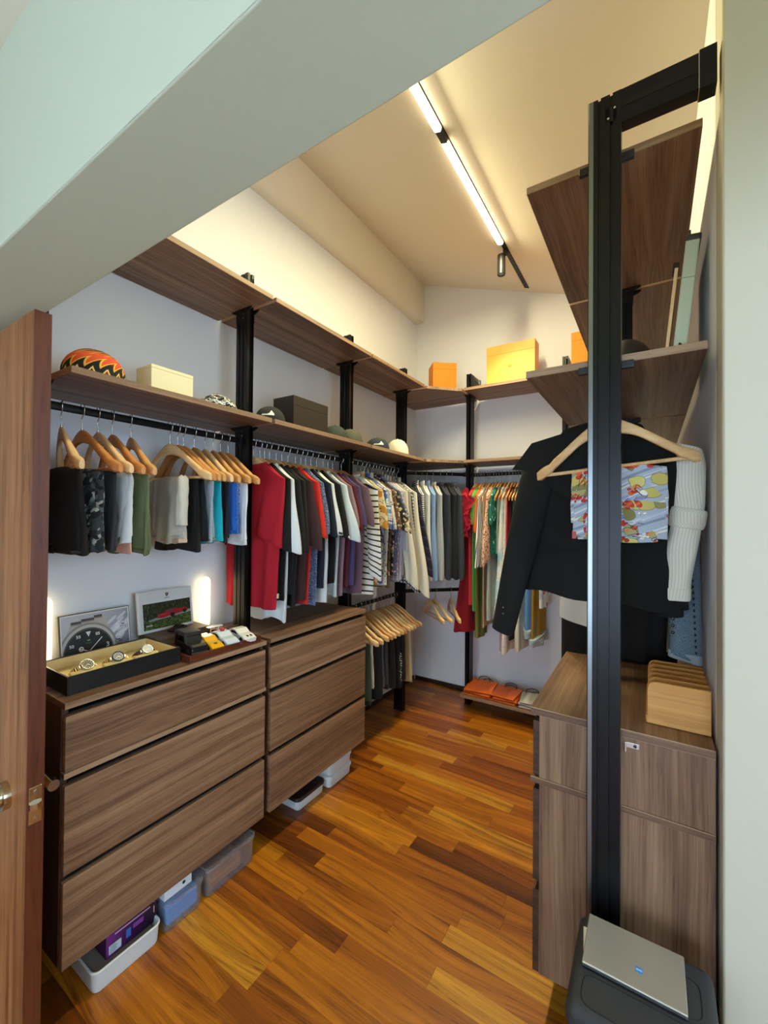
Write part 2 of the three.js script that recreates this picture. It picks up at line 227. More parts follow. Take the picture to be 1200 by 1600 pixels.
{ // the hall window to the right of the viewer, which lets the daylight in
  const w = structGroup('window_1'), fm = mat('#e8e8e4', 0.5), pane = new THREE.MeshPhysicalMaterial({ color: '#ffffff', roughness: 0, transmission: 1, thickness: 0 });
  for (const z of [-1.13, -0.355, 0.42]) obj('window_frame', span(1.63, 1.7, 0.85, 2.35, z - 0.025, z + 0.025), fm, w);
  for (const y of [0.875, 2.325]) obj('window_frame', span(1.63, 1.7, y - 0.025, y + 0.025, -1.105, 0.395), fm, w);
  for (const [a, b] of [[-1.105, -0.38], [-0.33, 0.395]]) { const g = new THREE.PlaneGeometry(b - a, 1.4); g.rotateY(-Math.PI / 2); g.translate(1.665, 1.6, (a + b) / 2); obj('pane', g, pane, w); }
}
struct('baseboard_back', span(-1.85, -0.3, 0, 0.036, BZ, BZ + 0.012, 'x', 0.003), M.skirting);
struct('baseboard_left', span(WX, WX + 0.012, 0, 0.036, BZ + 0.012, -0.55, 'z', 0.003), M.skirting);

// the hinged door leaf standing at the left of the opening
{
  const d = structGroup('door_1'); d.position.set(-1.366, 0, -0.43);
  obj('leaf', span(-0.8, 0, 0.012, 2.037, -0.04, 0, 'y', 0.002), M.door, d);
  obj('edge_band', span(-0.0005, 0.0012, 0.012, 2.037, -0.039, -0.001, 'y'), mat('#8d6a5a', 0.45, { map: T.door }), d);
  const lp = obj('latch_plate', span(0.0012, 0.0028, 0.69, 0.785, -0.034, -0.006, 'y', 0.0007), M.brass, d);
  obj('latch_bolt', [extrude([[-0.012, -0.014], [0.006, -0.014], [0.011, 0], [0.006, 0.014], [-0.012, 0.014]], 0.016).rotateX(Math.PI / 2).translate(0.004, 0.745, -0.02)], M.chrome, lp);
  obj('screw', [cyl(0.0042, 0.0042, 0.002, 0.0032, 0.772, -0.02, 'x', 14)], M.chrome, lp); obj('screw', [cyl(0.0042, 0.0042, 0.002, 0.0032, 0.703, -0.02, 'x', 14)], M.chrome, lp);
  const h1 = obj('door_handle', [cyl(0.036, 0.037, 0.016, -0.132, 0.727, 0.008, 'z', 36), cyl(0.022, 0.026, 0.036, -0.134, 0.727, 0.03, 'z', 28)], M.brass, d);
  obj('lever', tube([V(-0.142, 0.727, 0.044), V(-0.16, 0.727, 0.05), V(-0.2, 0.727, 0.051), V(-0.27, 0.727, 0.05)], 0.011, 20, 14), M.brass, h1);
  const h2 = obj('door_handle', [cyl(0.031, 0.03, 0.014, -0.18, 0.745, -0.047, 'z', 36), cyl(0.012, 0.012, 0.03, -0.18, 0.745, -0.06, 'z', 20)], M.brass, d);
  obj('lever', tube([V(-0.19, 0.745, -0.072), V(-0.16, 0.745, -0.076), V(-0.12, 0.745, -0.076), V(-0.04, 0.745, -0.074)], 0.0145, 20, 16), M.brass, h2);
  obj('end_cap', cyl(0.0147, 0.0147, 0.004, -0.039, 0.745, -0.074, 'x', 18), M.chrome, h2);
}

// ---------------------------------------------------------------- posts, shelves, rails
// a slotted aluminium post standing a hand's width off the wall, with a top arm back to the wall
function post(label, x, z, turn, opts = {}) { // local: +x away from the wall, arm runs to -x
  const t = thing('shelving_post', label, 'post', [x, 0, z], turn);
  const W = 0.076, D = 0.036, H = opts.H ?? 2.66, hw = W / 2, hd = D / 2, s = 0.009, q = 0.007;
  const pts = [[-hw, -hd], [-0.016 - s / 2, -hd], [-0.016 - s / 2, -hd + q], [-0.016 + s / 2, -hd + q], [-0.016 + s / 2, -hd], [0.012 - s / 2, -hd], [0.012 - s / 2, -hd + q], [0.012 + s / 2, -hd + q], [0.012 + s / 2, -hd], [hw, -hd], [hw, -0.006], [hw - q, -0.006], [hw - q, 0.006], [hw, 0.006], [hw, hd], [0.012 + s / 2, hd], [0.012 + s / 2, hd - q], [0.012 - s / 2, hd - q], [0.012 - s / 2, hd], [-0.016 + s / 2, hd], [-0.016 + s / 2, hd - q], [-0.016 - s / 2, hd - q], [-0.016 - s / 2, hd], [-hw, hd]];
  const g = extrude(pts, H, 0.0012).rotateX(-Math.PI / 2); obj('profile', g, M.post, t);
  obj('foot', span(-hw - 0.003, hw + 0.003, 0, 0.012, -hd - 0.003, hd + 0.003, 'x', 0.002), M.channel, t);
  const reach = opts.reach ?? 0.19;
  const arm = obj('wall_arm', [span(-reach + 0.03, -hw, H - 0.088, H, -hd, hd, 'x', 0.001)], M.post, t);
  for (const s2 of [-1, 1]) obj('arm_groove', span(-reach + 0.031, -hw - 0.006, H - 0.048, H - 0.033, s2 * hd - 0.001, s2 * hd + 0.0012, 'x'), M.channel, arm);
  const sock = obj('wall_socket', span(-reach, -reach + 0.034, H - 0.092, H + 0.004, -hd - 0.003, hd + 0.003, 'x', 0.0015), M.post, t);
  obj('silver_line', [span(-reach + 0.034, -reach + 0.0355, H - 0.09, H + 0.002, -hd - 0.0032, hd + 0.0032, 'x')], M.chrome, sock);
  if (opts.cap !== false) obj('edge_cap', span(hw, hw + 0.0012, 0.02, H - 0.02, -hd + 0.002, -0.007, 'y'), mat('#9a9fa4', 0.25, { metalness: 1 }), t);
  if (opts.trim) obj('edge_trim', [span(hw - 0.0115, hw - 0.0005, 0.02, H - 0.002, -hd - 0.0016, -hd + 0.001, 'y', 0.0006)], mat('#84898c', 0.3, { metalness: 1 }), t, 'bright metal edge strip');
  if (opts.trim) {
    for (const y of [1.925, 2.49]) obj('bracket', [span(-hw - 0.03, hw + 0.03, y - 0.022, y - 0.0008, hd + 0.0005, hd + 0.016, 'x', 0.003)], opts.bm, t);
    const cj = obj('corner_joint', span(-0.03, -0.001, H - 0.075, H - 0.035, -hd - 0.0012, -hd + 0.004, 'x', 0.001), M.channel, t);
    for (const [a, b] of [[-0.024, -0.043], [-0.009, -0.066]]) obj('screw', cyl(0.003, 0.003, 0.002, a, H + b, -hd - 0.0018, 'z', 12), M.chrome, cj);
  } else for (const y of opts.levels ?? [1.925, 2.49]) {
    const b = obj('bracket', [extrude([[-0.07, 0], [0.07, 0], [0.07, -0.006], [0.045, -0.018], [-0.045, -0.018], [-0.07, -0.006]], 0.004).translate(0, y - 0.0005, -hd - 0.006), extrude([[-0.07, 0], [0.07, 0], [0.07, -0.006], [0.045, -0.018], [-0.045, -0.018], [-0.07, -0.006]], 0.004).translate(0, y - 0.0005, hd + 0.002), span(-hw - 0.003, hw + 0.003, y - 0.062, y - 0.004, -hd - 0.0022, -hd - 0.0002), span(-hw - 0.003, hw + 0.003, y - 0.062, y - 0.004, hd + 0.0002, hd + 0.0022)], opts.bm ?? M.channel, t);
    for (const dy of [0.026, 0.045]) obj('bolt', [cyl(0.0035, 0.0035, 0.002, 0.012, y - dy, hd + 0.003, 'z', 12), cyl(0.0035, 0.0035, 0.002, 0.012, y - dy, -hd - 0.003, 'z', 12)], M.chrome, b);
  }
  return t;
}
post('black slotted post hidden behind the door edge, nearest on left wall', -1.663, -0.53, 0, {});
post('black slotted post between hung trousers and red t-shirt', -1.663, -1.345, 0, {});
post('black slotted post between plain t-shirts and patterned shirts', -1.663, -2.148, 0, {});
post('black slotted post at corner end of the left wall shirts', -1.663, -2.853, 0, {});
post('slim black slotted post beside the long crimson dress', -1.253, -3.263, -Math.PI / 2, {});
post('slim black slotted post on back wall behind the black blazer', -0.527, -3.263, -Math.PI / 2, {});
post('nearest tall black slotted post standing before the right cabinet', -0.109, -1.272, Math.PI, { reach: 0.238, bm: M.bracket, H: 2.63, trim: true });
post('black slotted post at far end of the right cabinet', -0.112, -2.095, Math.PI, { reach: 0.242 });

function shelf(label, x0, x1, z0, z1, y, front, edgeMat = M.edge) { // front: 'x+', 'x-', 'z+'
  const t = thing('wardrobe_shelf', label, 'shelf', [(x0 + x1) / 2, y, (z0 + z1) / 2]), w = x1 - x0, d = z1 - z0, h = 0.022;
  obj('board', span(-w / 2, w / 2, 0, h, -d / 2, d / 2, front[0] === 'x' ? 'z' : 'x', 0.0008), M.walnut, t);
  const e = 0.0012;
  if (front === 'x+') obj('edge_band', span(w / 2, w / 2 + e, 0.001, h - 0.001, -d / 2, d / 2, 'z'), edgeMat, t);
  if (front === 'x-') obj('edge_band', span(-w / 2 - e, -w / 2, 0.001, h - 0.001, -d / 2, d / 2, 'z'), edgeMat, t);
  if (front === 'z+') obj('edge_band', span(-w / 2, w / 2, 0.001, h - 0.001, d / 2, d / 2 + e, 'x'), edgeMat, t);
  if (front[0] === 'x') obj('end_band', span(-w / 2, w / 2, 0.001, h - 0.001, d / 2, d / 2 + e, 'x'), edgeMat, t);
  else obj('end_band', span(-w / 2 - e, -w / 2, 0.001, h - 0.001, -d / 2, d / 2, 'z'), edgeMat, t);
  return t;
}
const SB = -1.866, SF = -1.468;
shelf('upper walnut shelf on left wall nearest the door, empty', SB, SF, -1.342, -0.52, 2.49, 'x+');
shelf('upper walnut shelf on left wall, second from the door, empty', SB, SF, -2.143, -1.362, 2.49, 'x+');
shelf('upper walnut shelf on left wall, third from the door, empty', SB, SF, -2.862, -2.158, 2.49, 'x+');
shelf('lower walnut shelf carrying the patterned caps and cream box', SB, SF, -1.342, -0.555, 1.925, 'x+');
shelf('lower walnut shelf carrying the large dark brown box', SB, SF, -2.143, -1.362, 1.925, 'x+');
shelf('lower walnut shelf carrying the navy and cream caps', SB, SF, -2.862, -2.158, 1.925, 'x+');
for (const [y, l] of [[2.49, 'upper five-sided corner shelf under the small orange box'], [1.925, 'lower five-sided corner shelf above the dark suit jackets']]) {
  const t = thing('corner_shelf', l, 'shelf', [-1.55, y, -3.15]); const pts = [[SB, -2.87], [SF, -2.90], [-1.29, -3.085], [-1.262, -3.10], [-1.262, -3.44], [SB, -3.44]].map(([x, z]) => [x + 1.55, -(z + 3.15)]);
  const g = extrude(pts, 0.022, 0.0006).rotateX(-Math.PI / 2); obj('board', metric(g.toNonIndexed(), 'x'), M.walnut, t);
  const a = V(0.0835, 0.011, 0.2505), b = V(0.2605, 0.011, 0.0655), L = a.distanceTo(b); const e = new THREE.BoxGeometry(L, 0.02, 0.0024); e.rotateY(-Math.atan2(b.z - a.z, b.x - a.x)); e.translate((a.x + b.x) / 2, 0.011, (a.z + b.z) / 2); obj('edge_band', metric(e, 'x'), M.edge, t);
}
shelf('upper walnut shelf on back wall under the large orange box', -1.243, -0.45, -3.44, -3.10, 2.49, 'z+');
shelf('lower walnut shelf on back wall above the rail of dresses', -1.243, -0.45, -3.44, -3.10, 1.925, 'z+');
shelf('low walnut shelf near floor carrying orange shopping bags', -1.262, -0.45, -3.44, -3.10, 0.102, 'z+');
shelf('topmost walnut shelf on right wall behind the tall near post', -0.325, 0.106, -2.088, -1.312, 2.49, 'x-');
shelf('upper right shelf, second from the near post', -0.325, 0.106, -3.05, -2.108, 2.49, 'x-');
shelf('lower right walnut shelf carrying the black cap', -0.325, 0.116, -2.088, -1.312, 1.925, 'x-');
shelf('lower right shelf, second from the near post', -0.325, 0.116, -3.05, -2.108, 1.925, 'x-');

function rail(label, a, b, h = 0.028) { // flat oval hanging rail with sockets
  const d = b.clone().sub(a), L = d.length(), t = thing('hanging_rail', label, 'rail', [(a.x + b.x) / 2, a.y - h / 2, (a.z + b.z) / 2], -Math.atan2(d.z, d.x));
  const pts = []; for (let i = 0; i < 20; i++) { const q = i / 20 * 6.2832; pts.push([Math.sign(Math.cos(q)) * Math.pow(Math.abs(Math.cos(q)), 0.6) * 0.007, h / 2 + Math.sin(q) * h / 2]); }
  obj('bar', extrude(pts, L - 0.01).rotateY(Math.PI / 2).translate(-(L - 0.01) / 2, 0, 0), M.rod, t);
  for (const s of [-1, 1]) obj('socket', span(s * L / 2 - 0.008, s * L / 2 + 0.004, -0.004, h + 0.004, -0.011, 0.011, 'x', 0.002), M.channel, t);
}
const RY = 1.857;
rail('black rail holding the folded trousers over the first dresser', V(-1.66, RY, -0.56), V(-1.66, RY, -1.322));
rail('black rail holding the plain t-shirts over the second dresser', V(-1.66, RY, -1.372), V(-1.66, RY, -2.126));
rail('black rail holding patterned and cream shirts', V(-1.66, RY, -2.172), V(-1.66, RY, -2.828));
rail('lower black rail holding long dark trousers', V(-1.66, 0.905, -2.12), V(-1.66, 0.905, -2.828));
rail('diagonal corner rail holding suit jackets', V(-1.635, RY - 0.01, -2.885), V(-1.285, RY - 0.01, -3.235));
rail('lower diagonal corner rail with three empty hangers', V(-1.635, 0.918, -2.885), V(-1.285, 0.918, -3.235));
rail('black rail holding dresses along the back wall', V(-1.228, 1.842, -3.262), V(-0.55, 1.842, -3.262));
rail('black rail on the right wall holding the black blazer', V(-0.112, 1.857, -1.30), V(-0.112, 1.857, -2.07));

// ---------------------------------------------------------------- drawer units
function dresser(label, z0, z1) { // front faces +x at -1.45
  const t = thing('drawer_unit', label, 'dresser', [-1.65, 0.164, (z0 + z1) / 2]), L = z0 - z1, hl = L / 2, xb = -0.205, xf = 0.2, Y = (y) => y - 0.164;
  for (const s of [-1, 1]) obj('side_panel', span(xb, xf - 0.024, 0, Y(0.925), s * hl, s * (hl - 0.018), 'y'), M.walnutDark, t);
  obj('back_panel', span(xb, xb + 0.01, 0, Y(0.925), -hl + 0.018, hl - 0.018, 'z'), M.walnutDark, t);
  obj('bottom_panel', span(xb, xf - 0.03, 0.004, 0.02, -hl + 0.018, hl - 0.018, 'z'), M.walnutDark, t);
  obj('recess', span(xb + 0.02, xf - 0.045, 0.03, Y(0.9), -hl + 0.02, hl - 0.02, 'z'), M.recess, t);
  const top = obj('top_panel', span(xb, xf, Y(0.925), Y(0.944), -hl, hl, 'z', 0.0012), M.walnut, t); obj('edge_band', span(xf, xf + 0.0012, Y(0.926), Y(0.943), -hl, hl, 'z'), M.edge, top);
  const mid = obj('divider_panel', span(xb + 0.02, xf, Y(0.721), Y(0.738), -hl + 0.0005, hl - 0.0005, 'z', 0.001), M.walnut, t); obj('edge_band', span(xf, xf + 0.0012, Y(0.722), Y(0.737), -hl, hl, 'z'), M.edge, mid);
  for (const [a, b] of [[0.74, 0.903], [0.438, 0.699], [0.164, 0.416]]) {
    const d = obj('drawer', span(xf - 0.02, xf - 0.001, Y(a), Y(b), -hl + 0.003, hl - 0.003, 'z', 0.0012), M.walnut, t);
    obj('finger_grip', span(xf - 0.036, xf - 0.021, Y(b) - 0.02, Y(b) + 0.004, -hl + 0.02, hl - 0.02, 'z'), M.black, d);
  }
  return t;
}
dresser('floating three-drawer walnut dresser nearest door, under watch tray', -0.545, -1.308);
dresser('floating three-drawer walnut dresser below the t-shirts', -1.335, -2.083);
const pale = mat('#b89a7e', 0.5);
{ // right cabinet, end panel towards the viewer
  const t = thing('drawer_unit', 'walnut cabinet with end panel behind the tall near post', 'cabinet', [-0.09, 0.168, -1.68]), Y = (y) => y - 0.168, z0 = 0.38, z1 = -0.39, x1 = 0.22;
  obj('end_panel', span(-0.19, x1, 0, Y(0.719), z0 - 0.018, z0, 'y'), M.walnut, t); obj('end_panel', span(-0.19, x1, Y(0.737), Y(0.919), z0 - 0.018, z0, 'y'), M.walnut, t);
  obj('end_panel', span(-0.19, x1, 0, Y(0.919), z1, z1 + 0.018, 'y'), M.walnut, t);
  const tp = obj('top_panel', span(-0.214, x1, Y(0.919), Y(0.94), z1, z0 + 0.004, 'z', 0.001), M.walnut, t); obj('edge_band', [span(-0.214, x1, Y(0.92), Y(0.939), z0 + 0.004, z0 + 0.0052, 'x'), span(-0.2152, -0.214, Y(0.92), Y(0.939), z1, z0, 'z')], M.walnut, tp); obj('joint_line', [span(-0.214, x1, Y(0.9386), Y(0.9402), z0 + 0.0044, z0 + 0.0057, 'x'), span(-0.19, x1, Y(0.9172), Y(0.9186), z0 - 0.0005, z0 + 0.0008, 'x')], pale, tp);
  const md = obj('divider_panel', span(-0.214, x1, Y(0.719), Y(0.737), z1, z0 + 0.003, 'z', 0.001), M.walnut, t); obj('edge_band', span(-0.214, x1, Y(0.72), Y(0.736), z0 + 0.003, z0 + 0.0042, 'x'), M.walnut, md); obj('joint_line', [span(-0.214, x1, Y(0.7352), Y(0.7368), z0 + 0.0036, z0 + 0.0047, 'x'), span(-0.19, x1, Y(0.7178), Y(0.7192), z0 - 0.0005, z0 + 0.0008, 'x')], pale, md);
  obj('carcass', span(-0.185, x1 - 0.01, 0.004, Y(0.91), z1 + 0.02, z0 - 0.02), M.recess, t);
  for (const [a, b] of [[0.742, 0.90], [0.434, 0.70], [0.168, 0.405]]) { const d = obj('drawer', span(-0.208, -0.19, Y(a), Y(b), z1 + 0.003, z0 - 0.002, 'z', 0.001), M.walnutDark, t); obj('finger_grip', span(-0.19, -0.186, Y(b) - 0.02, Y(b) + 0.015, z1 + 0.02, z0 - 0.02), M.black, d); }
  const cl = obj('fixing_clip', [span(0.03, 0.062, Y(0.893), Y(0.908), z0, z0 + 0.003, 'x', 0.0012), span(0.028, 0.033, Y(0.88), Y(0.908), z0, z0 + 0.006, 'y', 0.0012)], M.chrome, t); obj('screw', cyl(0.004, 0.004, 0.002, 0.052, Y(0.9005), z0 + 0.0036, 'z', 12), M.bracket, cl);
}

// ---------------------------------------------------------------- ceiling lamp track
{
  const xt = -0.838, yt = ceilY(xt), sl = -Math.atan(0.345);
  const t = thing('track_light', 'recessed black ceiling track with two glowing linear bars and spot', 'lamp', [xt, yt, -2.0]);
  const inner = new THREE.Group(); // slope of the ceiling
  const glow = new THREE.MeshStandardMaterial({ color: '#fff4d8', emissive: new THREE.Color(1, 0.86, 0.56), emissiveIntensity: 6, roughness: 0.5 });
  const rot = (g) => g.rotateZ(sl);
  obj('track', rot(span(-0.017, 0.017, -0.006, 0.004, -1.39, 1.0, 'z', 0.001)), M.black, t);
  for (const [a, b] of [[0.9, 0.232], [0.157, -0.726]]) {
    obj('light_bar', rot(span(-0.018, 0.018, -0.03, -0.006, b, a, 'z', 0.007)), glow, t);
    const L = new THREE.RectAreaLight(new THREE.Color(1, 0.9, 0.5), TUBE_LIGHT, 0.034, a - b); L.position.set(-0.0115, -0.034, (a + b) / 2); L.rotation.set(-Math.PI / 2, 0, 0); t.add(L);
  }
  obj('track_cap', rot(span(-0.016, 0.016, -0.026, -0.006, 0.16, 0.23, 'z', 0.002)), M.bracket, t);
  obj('spot_arm', [span(-0.02, 0.016, -0.035, 0, -0.85, -0.82, 'x', 0.003), cyl(0.006, 0.006, 0.03, -0.03, -0.03, -0.835)], M.black, t);
  const body = obj('spot_head', [new THREE.LatheGeometry([[0.0, -0.026], [0.024, -0.026], [0.026, -0.03], [0.027, -0.16], [0.025, -0.164], [0.022, -0.158], [0.021, -0.135]].map(([r, y]) => new THREE.Vector2(r, y)), 32).translate(-0.034, 0, -0.835).toNonIndexed()], mat('#3b3c3c', 0.4, { metalness: 0.6 }), t);
  obj('spot_lens', cyl(0.021, 0.021, 0.003, -0.034, -0.136, -0.835), new THREE.MeshStandardMaterial({ color: '#fff6e0', emissive: new THREE.Color(1, 0.9, 0.7), emissiveIntensity: 4 }), body);
  const s = new THREE.SpotLight(new THREE.Color(1, 0.84, 0.58), SPOT_LIGHT, 0, 0.75, 0.7, 2); s.position.set(-0.034, -0.17, -0.835); s.target.position.set(-0.034, -3.2, -1.05); s.castShadow = true; s.shadow.radius = 1; t.add(s); t.add(s.target);
}

// ---------------------------------------------------------------- hangers
const hangTop = (u) => { const a = Math.abs(u) / 0.21; return -0.066 - 0.125 * (0.55 * smooth(0.02, 1, a) + 0.45 * Math.pow(a, 1.15)); }; // relative to rail centre
function hangerGeos(slim) {
  const rings = []; const N = 30;
  for (let i = 0; i <= N; i++) {
    const hl = slim ? 0.192 : 0.21, u = lerp(-hl, hl, i / N), a = Math.abs(u) / hl, end = a > 0.97 ? 0.55 : 1;
    const th = (slim ? lerp(0.0065, 0.005, a) : lerp(0.0065, 0.013, smooth(0.2, 0.9, a))) * end, hh = (lerp(0.046, 0.03, smooth(0, 0.4, a)) + 0.006 * smooth(0.7, 1, a)) * (a > 0.97 ? 0.7 : 1), yt = hangTop(u) + (a > 0.97 ? -0.004 : 0) - (Math.abs(a - 0.8) < 0.03 ? 0.004 : 0), v = slim ? 0 : -0.028 * a * a, drop = slim ? 0.006 * a : 0;
    const ring = []; for (let k = 0; k < 12; k++) { const q = k / 12 * 6.2832 + 0.26, c = Math.cos(q), s = Math.sin(q); ring.push(V(u, yt - drop - hh / 2 + Math.sign(s) * Math.pow(Math.abs(s), 0.6) * hh / 2, v + Math.sign(c) * Math.pow(Math.abs(c), 0.6) * th)); }
    rings.push(ring);
  }
  const body = metric(loft(rings.reverse()), 'x', false);
  const hook = tube([V(0, -0.07, 0), V(0, -0.045, 0), V(0.001, -0.03, 0.002), V(0.013, -0.014, 0), V(0.0175, 0.004, 0), V(0.011, 0.019, 0), V(0, 0.0225, 0), V(-0.011, 0.018, 0), V(-0.0155, 0.006, 0)], 0.0016, 36, 6);
  const ferrule = cyl(0.004, 0.004, 0.008, 0, -0.066, 0, 'y', 10);
  const bar = cyl(0.0055, 0.0055, 0.385, 0, -0.207, -0.02, 'x', 10);
  for (const g of [body, hook, ferrule, bar]) g.translate(0, 0.222, 0);
  return { body, hook, ferrule, bar };
}
const HG = hangerGeos(false), HS = hangerGeos(true);
function protoHanger(m, withBar) { const t = new THREE.Group(); obj('shoulder', (withBar ? HG : HS).body, m, t); obj('hook', [HG.hook, HG.ferrule], M.chrome, t); if (withBar) obj('bar', HG.bar, m, t); return t; }
const HP = [M.beech, M.beech2, M.beech3].map((m) => [protoHanger(m, false), protoHanger(m, true)]);
const HPblack = protoHanger(mat('#1b1817', 0.5), false);
function hanger(label, x, z, turn, ry, kind = 0, bar = false, group) {
  const o = (kind === 'black' ? HPblack : HP[kind][bar ? 1 : 0]).clone(); o.name = numbered('clothes_hanger'); scene.add(o); o.position.set(x, ry - 0.222, z); o.rotation.y = turn; return tag(o, label, 'hanger', group);
}

// ---------------------------------------------------------------- garments
const ellipse = (n, q) => { const a = q / n * 6.2832, c = Math.cos(a), s = Math.sin(a); return [Math.sign(c) * Math.pow(Math.abs(c), 0.72), Math.sign(s) * Math.pow(Math.abs(s), 0.85)]; };
// torso or trouser cloth hung flat: local x across the hanger, y down from the rail, z the thickness
function clothBody(o) {
  const { L, w0 = 0.19, w1 = 0.2, wm = null, T: th = 0.016, th1 = th, folds = 3, amp = 0.007, shoulders = true, neck = 0.07, hem = 0.004, sd = rnd() * 90, top = 0, hemSlope = 0, rows = 22, n = 44, flare = 0, shear = 0 } = o;
  const rings = [], yN = shoulders ? hangTop(neck) + 0.006 : -0.2 + top;
  for (let i = 0; i <= rows; i++) {
    const s = Math.pow(i / rows, 1.25), ring = [];
    let w = lerp(w0, w1, smooth(0, 1, s)); if (wm !== null) w = s < 0.5 ? lerp(w0, wm, smooth(0, 0.5, s)) : lerp(wm, w1, smooth(0.5, 1, s));
    w += flare * s * s;
    const T1 = lerp(th, th1, s) * (shoulders ? smooth(-0.12, 0.14, s) : Math.sqrt(clamp(s * 14 + 0.1)));
    for (let k = 0; k < n; k++) {
      const [c, q] = ellipse(n, k), u = c * w;
      const yt = shoulders ? (Math.abs(u) < neck ? yN : hangTop(clamp(Math.abs(u), 0, 0.207)) + 0.006) : yN - 0.012 * c * c;
      const yb = yN - L + hemSlope * u + hem * Math.sin(u * 30 + sd) + hem * noise(u * 12 + 7, sd, 3);
      const f = amp * smooth(0.05, 0.9, s) * (Math.sin(u / w * folds * 1.6 + sd) + 0.6 * Math.sin(u / w * folds * 3.1 + sd * 2.3 + s * 2)) + 0.004 * (noise(u * 18 + sd, s * 7, 4) - 0.5);
      const widen = 1 + 0.22 * smooth(0.2, 1, s) * Math.sin(u / w * folds * 2.3 + sd * 1.7);
      ring.push(V(u + 0.004 * (noise(s * 6, sd + k * 0.2, 6) - 0.5), lerp(yt, yb, s), q * T1 * widen + f + shear * s * Math.max(0, c)));
    }
    rings.push(ring);
  }
  // turned hem: fold inward so that the bottom edge has thickness and a dark inside
  const last = rings[rows], c0 = V(0, 0, 0); last.forEach((p) => c0.add(p)); c0.multiplyScalar(1 / n);
  rings.push(last.map((p) => V(lerp(p.x, c0.x, 0.012), p.y - 0.0015, p.z * 0.9 + c0.z * 0.1))); rings.push(last.map((p) => V(lerp(p.x, c0.x, 0.03), p.y + 0.02, p.z * 0.75 + c0.z * 0.25)));
  return loft(rings.map((r) => r.slice().reverse()), true, 1, sd);
}
function sleeveGeo(side, o) { // a flattened tube hanging from the shoulder
  const { len = 0.24, w0 = 0.075, w1 = 0.085, th = 0.018, out = 0.02, inY = 0, sd = rnd() * 50, bend = 0, rows = 14, n = 28, elbow = 0, lean = 0 } = o;
  const rings = [];
  for (let i = 0; i <= rows; i++) {
    const s = i / rows, w = lerp(w0, w1, smooth(0, 1, s)), cx = lerp(0.128, 0.205 - w1 + out, smooth(0, 1, s)) + bend * s * s, ring = [];
    const cy = hangTop(0.14) - 0.012 - len * s + inY;
    for (let k = 0; k < n; k++) {
      const [c, q] = ellipse(n, k), u = cx + c * w;
      const top = hangTop(Math.min(0.205, Math.max(0.06, u))) + 0.0075, y = lerp(Math.min(top, cy + 0.06), cy + 0.035 * -c * smooth(0.3, 1, s), smooth(0, 0.35, s));
      const fold = 0.006 * Math.sin(c * 4.5 + s * 4 + sd) * smooth(0, 0.6, s) + elbow * Math.sin(s * 3.14) * 0.01;
      ring.push(V(side * u, y, q * (th * lerp(0.72, len < 0.4 ? 1.35 : 1.05, smooth(0, 0.8, s))) + fold + lean * s));
    }
    rings.push(ring);
  }
  const last = rings[rows], c0 = V(0, 0, 0); last.forEach((p) => c0.add(p)); c0.multiplyScalar(1 / n);
  rings.push(last.map((p) => V(lerp(p.x, c0.x, 0.04), p.y - 0.001, p.z * 0.85))); rings.push(last.map((p) => V(lerp(p.x, c0.x, 0.08), p.y + 0.03, p.z * 0.7)));
  return loft(rings.map((r) => (side > 0 ? r.slice().reverse() : r)), true, 1, sd);
}
function collarGeo(r, h, th, drop = 0) { const rings = []; for (let i = 0; i <= 3; i++) { const ring = []; for (let k = 0; k < 28; k++) { const q = k / 28 * 6.2832; ring.push(V(Math.cos(q) * (r + (i % 3 ? 0.003 : 0)), hangTop(r) + 0.008 + lerp(-0.012, h, i / 3) - drop * Math.max(0, Math.sin(q)), Math.sin(q) * th * (i % 3 ? 1.12 : 1))); } rings.push(ring); } return loft(rings, false); }
const LIFT = 0.0;
function garment(kind, label, cat, mt, o) { // o: x, z, turn, ry, L, sleeve...
  const base = o.ry + hangTop(o.neck ?? 0.07) - o.L, t = thing(kind, label, cat, [o.x, base, o.z], o.turn ?? 0, o.group), dy = o.ry - base;
  const put = (n, g, m, l) => obj(n, g.translate(0, dy, 0), m, t, l);
  put('body', clothBody(o), mt);
  if (o.sleeve) for (const s of o.sides ?? [1, -1]) { const sm = o.sleeveMat ?? mt; const m = put('sleeve', sleeveGeo(s, { th: (o.T ?? 0.016) + 0.006, ...o.sleeve }), sm); if (o.cuff) obj('cuff', cuffGeo(s, o).translate(0, dy, 0), o.cuff, m); }
  if (o.collar) put('collar', collarGeo(o.neck ?? 0.07, o.collar, Math.max(0.012, (o.T ?? 0.016) * 0.9), 0.01), o.collarMat ?? mt);
  if (o.trim) put('hem_trim', o.trim(), o.trimMat ?? mt);
  return t;
}
function cuffGeo(s, o) { // a band near the sleeve end
  const q = { len: 0.24, w0: 0.075, w1: 0.085, out: 0.02, ...o.sleeve }, th = (o.T ?? 0.016) + 0.0085, cx = 0.205 - q.w1 + q.out + (q.bend ?? 0), cy = hangTop(0.14) - 0.012 - q.len + (q.inY ?? 0), rings = [];
  for (let i = 0; i <= 2; i++) { const ring = []; for (let k = 0; k < 24; k++) { const [c, e] = ellipse(24, k); ring.push(V(s * (cx + c * (q.w1 + 0.002)), cy - 0.035 * c + lerp(0.004, 0.016, i / 2), e * th)); } rings.push(s > 0 ? ring : ring.reverse()); }
  return loft(rings, false);
}

